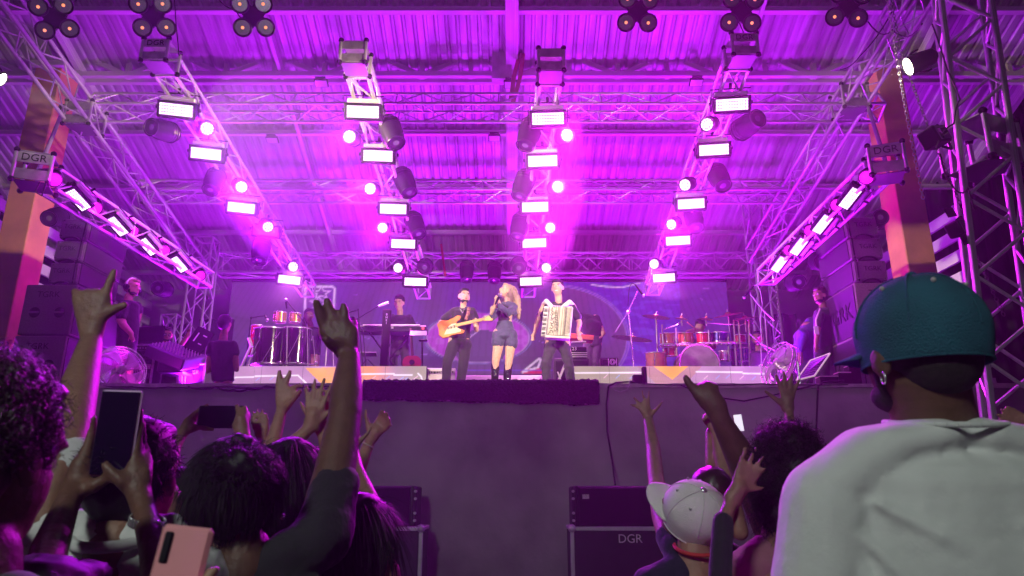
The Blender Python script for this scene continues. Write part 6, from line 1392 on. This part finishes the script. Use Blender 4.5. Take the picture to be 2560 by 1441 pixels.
t, b = hidden('person clapping both hands above the head', 765, 1290, 2.15, .21, Cgrey, SKC); b.chain((720,1345,2.15,26),(712,1130,2.17,22),(776,1068,2.2,15)); H_(b, 778,1066,2.2,80,128,1,8,(.05,.05,.05,.1),tang=38,cd=1,slim=.82); b.chain((820,1345,2.15,26),(832,1170,2.17,22),(806,1078,2.24,15)); H_(b, 808,1076,2.24,98,124,-1,8,(.05,.1,.1,.1),tang=32,slim=.82); b.build('body', SKC, t, .0058, 2)
t, b = hidden('person right of the big raised arm lifting a loosely curled hand with a wristband', 870, 1330, 2.5, .2, Cblack, SKC); b.chain((850,1380,2.5,22),(880,1230,2.6,21),(900,1165,2.65,19),(926,1098,2.7,13.5)); H_(b, 928,1096,2.7,52,96,-1,9,(.35,.4,.45,.5),tang=55,wr=.14); b.build('body', SKC, t, .0078, 2)
MB().torus(P(919,1112,2.68), 15*mpp(1112,2.68)*1.06, .003, frame((.45,0,.9),(1,0,0),(0,0,0)).to_3x3(), n=18, m=5).build('wristband', mat('band',(.5,.4,.35),.6), t)
t, b = hidden('small person in a dark red shirt between the two dark heads at left', 452, 1262, 2.3, .20, Cred, SK2); b.build('body', SK2, t, .01)
t = person('woman in a black tank top with a bare right shoulder near the left flight case', 920, 1400, 1.75, 0, CG); b = Fig(); hc, R = backhead(t, b, 898, 1375, 1.75, .225, (.1,1,0), hairb, hb=1.3, st=700, L=.09, seed=14, down=1.4); s_, p = torso(t, 905, 1480, 1.75, .15, Cblack, b=b); b.chain((955,1385+60,1.75,42),(985,1500,1.75,40),(1000,1600,1.75,36)); b.chain((905,1450,1.75,30),(960,1440,1.75,44)); b.build('body', SK2, t, .008); s_.build('tank_top', Cblack, t, .012)
# --- right side: white cap person
def cap(t, hc, R, H, m, k=1.0, brim=True, seams=True, bm=None, flip=False):
    g = lambda x, y, z: hc + R @ Vector((x*H*k, y*H*k, z*H*k)); n = 48; v = []; f = []; m_ = 14
    for j in range(m_+1):
        ph = (j/m_)*math.radians(112)
        for i in range(n):
            a_ = 2*math.pi*i/n; pan = 1+.010*abs(math.cos(3*a_)); rr = math.sin(ph) if ph < 1.57 else 1.0-(ph-1.57)*.20; z = math.cos(ph)*(1 if ph < 1.57 else 1.35)
            v.append(g(.405*rr*math.cos(a_)*pan, -.035+.455*rr*math.sin(a_)*pan, .10+.43*z + (.03*math.cos(a_*6)*0)))
    f = [(j*n+i, j*n+(i+1)%n, (j+1)*n+(i+1)%n, (j+1)*n+i) for j in range(m_) for i in range(n)]
    o = MB().add(v, f).build('crown', m, t, smooth=80); so = o.modifiers.new('s','SOLIDIFY'); so.thickness = .003; so.offset = 1
    sb = o.modifiers.new('b','SUBSURF'); sb.levels = 1; sb.render_levels = 1
    MB().sph(g(0,-.035,.54), (.010,.010,.006), R).build('button', m if k > 1 else chrome, t, smooth=80)
    sm_ = MB()
    for q in range(6):
        a_ = math.pi/6+q*math.pi/3; pts = []
        for j in range(10):
            ph = j/9*1.6; pts.append(g(.409*math.sin(ph)*math.cos(a_), -.035+.459*math.sin(ph)*math.sin(a_), .10+.436*math.cos(ph)))
        sm_.tube(pts, .0016, 5)
    rim = [g(.408*.925*math.cos(2*math.pi*i/40), -.035+.458*.925*math.sin(2*math.pi*i/40), .10-.43*.50) for i in range(41)]; sm_.tube(rim, .0022, 6)
    sm_.build('seams', m, t, smooth=80, kind='stuff')
    ey = MB()
    for q in range(6):
        a_ = q*math.pi/3; ph = .80; ey.sph(g(.412*math.sin(ph)*math.cos(a_), -.035+.462*math.sin(ph)*math.sin(a_), .10+.44*math.cos(ph)), .0045, n=8, m=6)
    ey.build('eyelets', mat('eyelet_thread', tuple(c*.5 for c in m.node_tree.nodes['Principled BSDF'].inputs['Base Color'].default_value[:3]), .9), t, smooth=80)
    if brim:
        v = []; f = []
        for j in range(7):
            for i in range(17):
                a_ = math.pi*(i/16)*.86+math.pi*.07; rr = .38+.0*j; ex = j/6*.31*math.sin(a_)**.6
                v.append(g(.33*math.cos(a_), .39*math.sin(a_)+ex, -.01+.02*math.sin(a_)-.05*abs(math.cos(a_))*j/6))
        f = [(j*17+i, j*17+i+1, (j+1)*17+i+1, (j+1)*17+i) for j in range(6) for i in range(16)]
        o = MB().add(v, f).build('brim', m, t, smooth=80); so = o.modifiers.new('s','SOLIDIFY'); so.thickness = .004
t = person('person in white cap and navy shirt with red collar, one hand spread high', 1730, 1320, 2.3, 0, CG); b = Fig()
hc = P(1728,1288,2.3); R = head(b, hc, .225, (-.72,.35,.55), (.05,-.72,.68)); cap(t, hc, R, .225, Ccap, 1.0); s_, p = torso(t, 1735, 1372, 2.3, .19, Cnavy, b=b)
M = (R.to_4x4() @ Matrix.Rotation(math.pi/2,4,'X')); 
b.chain((1680,1370,2.35,30),(1655,1290,2.5,27),(1640,1200,2.65,21),(1633,1120,2.8,18.5),(1621,1050,2.9,13)); H_(b, 1620,1048,2.9,108,76,1,21,(0,.05,.05,.05),tang=62,fan=(.9,.25,-1.2,-2.3),tcurl=.05); b.build('body', SKC, t, .0072, 2)
s_.chain((1690,1378,2.33,34),(1672,1345,2.38,32)); s_.build('navy_shirt', Cnavy, t, .009, 3, (.02,.08)); MB().torus(P(1742,1368,2.28), .066, .006, Matrix.Rotation(.3,3,'X'), n=24, m=6).build('red_collar', mat('red_ribbing',(.55,.04,.03),.8), t)
t, b = hidden('dark haired person just beyond the white cap', 1778, 1252, 2.7, .215, Cgrey, SKC, hairbr); b.chain((1760,1330,2.7,22),(1792,1240,2.8,19),(1783,1150,2.85,20),(1778,1085,2.9,15),(1784,1066,2.92,12)); H_(b, 1784,1070,2.92,70,60,1,6,(.5,.5,.5,.5)); b.chain((1850,1330,2.7,22),(1822,1220,2.75,21),(1803,1140,2.8,18),(1789,1078,2.82,12)); H_(b, 1788,1078,2.82,118,78,1,5,(.7,.7,.7,.7),tang=-22,tcurl=0,slim=1.1); b.build('body', SKC, t, .0078, 2)
phone('small white screened phone held upright behind the pointing arm', P(1846,1058,3.3), .040, .078, Matrix.Rotation(-.10,3,'Y'), mat('lit_phone_screen',(.6,.6,.6),.3,emit=(.9,.85,1),estr=.9,var=.3,vscale=60), mat('red_phone_frame',(.35,.02,.04),.4))
t, b = hidden('dark skinned man hidden behind the curly hair, arm raised pointing one finger', 1985, 1235, 2.35, .21, Cblack, SK4, w=.2); Yv = 2.05
b.chain((1930,1330,2.3,44),(1890,1225,2.2,46),(1845,1130,2.1,37),(1800,1048,Yv,25)); b.chain((1800,1048,Yv,25),(1788,1015,Yv,30),(1772,990,Yv,27)); b.chain((1752,985,Yv,14),(1738,978,Yv,12.5),(1724,962,Yv,11),(1714,945,Yv,9)); b.chain((1770,1000,Yv,27),(1748,988,Yv,17))
for kx, ky in ((1752,972),(1770,965),(1786,970)): b.chain((1780,1000,Yv,20),(kx,ky,Yv,12.5)); b.chain((kx,ky,Yv,12),(kx-4,ky-4,Yv+.04,11),(kx-2,ky+14,Yv+.06,10))
b.build('body', SK3, t, .0072, 2)
t, b = hidden('person far in front holding up an open hand with spread fingers by the right fan', 1990, 1200, 3.0, .2, Cgrey, SKC); b.chain((1960,1270,3.0,18),(1985,1140,3.1,17),(1972,1026,3.2,11)); H_(b, 1970,1022,3.2,91,96,-1,13,(0,0,0,0),tang=52,tcurl=.0,fan=(1.3,.35,-.6,-1.9)); b.build('body', SK2, t, .0072, 2)
# curly haired girl
t = person('girl with long dark curly hair and dusty pink top, open left hand by her face', 1955, 1250, 2.0, 0, CG); b = Fig()
hc = P(1965,1165,2.0); R = head(b, hc, .205, (-.35,.95,.05)); h = Fig(); haircap(h, hc, R, .205, 1.05, 1.1); h.chain((1975,1110,2.0,52),(1962,1200,1.98,62),(1945,1280,1.97,52)); h.build('hair', hairb, t, .009, 1, (.02,.03))
strands('curls', t, P(1970,1132,1.99), Matrix.Identity(3), (.073,.08,.070), 1300, .055, hairb, .0075, .0012, -.3, .5, 9, .6, seed=21, jit=.4, freq=2.4, out=.35)
strands('long_curls', t, P(1957,1225,1.98), Matrix.Identity(3), (.075,.07,.11), 1500, .085, hairb, .007, .0012, -.9, 1.2, 9, .6, seed=22, jit=.3, freq=2.4, out=.12)
s_, p = torso(t, 1955, 1330, 2.0, .17, Cpink, b=b)
b.chain((1800,1441,1.75,22),(1812,1300,1.78,20),(1829,1252,1.8,17)); H_(b, 1831,1250,1.8,60,150,-1,8,(.08,.1,.15,.2),tang=-58,tcurl=-.1,slim=.80); b.chain((1800,1441,1.75,22),('w',P(1870,1560,1.95),.05)); b.build('body', SK2, t, .0072, 2)
s_.chain((1880,1380,1.98,26),(1950,1370,2.0,30)); s_.build('pink_top', Cpink, t, .009, 3, (.025,.07)); Fig().chain((1808,1305,1.78,27),(1800,1441,1.75,30),(1815,1500,1.78,34)).build('dark_sleeve', Cblack, t, .008, 3)
# red hand at right edge
t, b = hidden('person beyond the right edge reaching one hand into view beside the white t-shirt', 2700, 1150, 2.5, .21, Cgrey, SKC); b.chain((2690,1230,2.5,30),(2640,1120,2.5,20),(2578,1056,2.5,13)); H_(b, 2577,1056,2.5,162,92,-1,7,(.1,.1,.1,.1),tang=-30); b.build('body', SKC, t, .007)
# --- the man with the teal cap and white t-shirt
t = person('man in teal baseball cap, silver earring and white t-shirt, seen from behind', 2320, 1100, 1.1, 0, CG); b = Fig()
hc = P(2292,866,1.20); H = .228; R = head(b, hc, H, (-.34,.94,.0), (0,.02,1)); b.chain((2310,960,1.21,100,105),(2335,1045,1.23,98,98),(2345,1085,1.25,98,85))
p = P(2345,1030,1.23); W_ = lambda dx, dy, z, *r: ('w', Vector((p.x+dx, p.y+dy, z)), *r)
b.ell(hc+R@Vector((-.375*H,-.0*H,-.13*H)), (.045*H,.10*H,.155*H), R); b.chain(W_(0,.02,p.z-.13,.15,.07), W_(0,0,.95,.14,.10)); 
for s in (-1,1): b.chain(W_(s*.09,0,.95,.09), W_(s*.10,0,.5,.065), W_(s*.10,0,.05,.05)); b.chain(W_(s*.10,0,.05,.05), W_(s*.11,.15,.04,.04)); b.chain(W_(s*.205,0,p.z-.13,.045), W_(s*.245,0,p.z-.42,.040), W_(s*.23,.10,p.z-.64,.032), W_(s*.23,.14,p.z-.72,.035))
b.build('body', SK3, t, .0085, 2)
h = Fig(); g = lambda x, y, z: hc + R @ Vector((x*H, y*H, z*H)); h.ell(g(0,-.10,.02),(.355*H,.395*H,.33*H),R); h.ell(g(0,-.17,-.14),(.30*H,.27*H,.26*H),R); h.build('hair', mat('faded_hair',(.022,.015,.015),.85,var=.5,vscale=120,bump=.4,bscale=500), t, .006, 2)
h = Fig(); h.ell(g(0,.20,-.35),(.225*H,.215*H,.14*H),R); [h.ell(g(s*.25,.15,-.20),(.035*H,.05*H,.15*H),R) for s in (-1,1)]; h.build('beard', MATS['faded_hair'], t, .006, 2)
for s in (-1,1): MB().torus(g(s*.40,-.02,-.27), .0095, .0016, R@Matrix.Rotation(math.pi/2,3,'Y')@Matrix.Rotation(.5,3,'X'), n=20, m=6).build('earring', chrome, t, smooth=80)
cap(t, g(0,-.01,-.03), R, H, Cteal, 1.07)
s_ = Fig(); s_.chain(W_(0,0,p.z-.13,.215,.125), W_(0,0,p.z-.28,.225,.14), W_(0,0,p.z-.50,.215,.14), W_(0,0,.90,.19,.135))
for s in (-1,1): s_.chain(W_(s*.04,-.01,p.z-.044,.062,.086), W_(s*.11,0,p.z-.060,.072,.092), W_(s*.185,0,p.z-.115,.076,.082)); s_.chain(W_(s*.205,0,p.z-.155,.080,.080), W_(s*.24,.0,p.z-.28,.074), W_(s*.252,0,p.z-.38,.068))
for (x0,z0,x1,z1,r_) in ((-.19,-.20,-.08,-.34,.013),(-.20,-.24,-.12,-.42,.012),(-.17,-.15,-.02,-.24,.010),(.19,-.20,.07,-.33,.013),(.18,-.26,.10,-.44,.012),(-.05,-.30,.06,-.46,.010),(.02,-.18,.12,-.22,.009),(-.14,-.38,-.05,-.52,.012)):
    k_ = .150; yy = lambda x: -.128*math.sqrt(max(.05, 1-(x/.235)**2)); s_.chain(W_(x0,yy(x0),p.z+z0,r_*.6), W_((x0+x1)/2,yy((x0+x1)/2),p.z+(z0+z1)/2,r_), W_(x1,yy(x1),p.z+z1,r_*.6))
s_.build('white_t_shirt', Cwhite, t, .007, 7, (.010,.12))
Fig().chain(W_(0,.0,p.z-.10,.16,.12), W_(0,0,p.z-.10+.001,.16,.12))
tr = Fig(); tr.chain(W_(0,0,.95,.165,.13), W_(0,0,.88,.165,.13)); [tr.chain(W_(s*.09,0,.88,.095), W_(s*.10,0,.5,.075), W_(s*.10,0,.06,.065)) for s in (-1,1)]; tr.build('trousers', Cjean, t, .02, 3)
cr = MB(); q_ = [W_(.088*math.cos(a_), -.01+.094*math.sin(a_), p.z-.020+.012*math.sin(a_))[1] for a_ in [2*math.pi*i/36 for i in range(37)]]; cr.tube(q_, .0048, 8); cr.build('collar', Cwhite, t, smooth=80)
# ============================================================ unseen floodlight mast added behind the camera to light the crowd, and the smoke
mst = thing('added_floodlight_mast', (-1.7,-2.6,0), 'added unseen steel mast with a white floodlight behind the camera', 'floodlight')
MB().cyl((-1.7,-2.6,0),(-1.7,-2.6,3.9),.06,n=12).build('mast', steelp, mst); MB().cbox((-1.7,-2.45,3.9),(.6,.12,.35),.02).build('lamp_head', black, mst); MB().box((-1.7,-2.38,3.9),(.52,.01,.28)).build('lamp_glass', key, mst)
l = lamp('added_crowd_flood', 'AREA', (-1.7,-2.3,3.9), 96, (.86,1,.90), None, .5, aim=(.55,1,-.65))
hz = MB().box((-.8,6,6.0),(30,30,14.2)).build('haze', None, kind='stuff')
hm = bpy.data.materials.new('stage_smoke'); hm.use_nodes = True; nt = hm.node_tree; nt.nodes.remove(nt.nodes['Principled BSDF'])
pv = nt.nodes.new('ShaderNodeVolumePrincipled'); pv.inputs['Density'].default_value = .0042; pv.inputs['Anisotropy'].default_value = .7; pv.inputs['Color'].default_value = (.9,.9,.92,1)
nt.links.new(pv.outputs[0], nt.nodes['Material Output'].inputs['Volume']); hz.data.materials.append(hm)

# denser smoke drifting round the lamp columns
sm = bpy.data.materials.new('dense_smoke'); sm.use_nodes = True; nt = sm.node_tree; nt.nodes.remove(nt.nodes['Principled BSDF'])
pv = nt.nodes.new('ShaderNodeVolumePrincipled'); pv.inputs['Density'].default_value = .042; pv.inputs['Anisotropy'].default_value = .55; pv.inputs['Color'].default_value = (.9,.9,.92,1)
nt.links.new(pv.outputs[0], nt.nodes['Material Output'].inputs['Volume'])
for c_, r_ in ((P(800,460,10.6),(1.5,3.0,1.5)), (P(590,400,10.6),(1.1,2.4,1.2)), (P(1345,450,10.6),(.75,3.0,1.7)), (P(1700,600,12.0),(1.1,2.0,1.0)), (P(700,640,13.5),(2.2,2.0,1.3))):
    o = MB().sph(c_, r_, n=28, m=18).build('smoke', sm, None, smooth=80, kind='stuff')
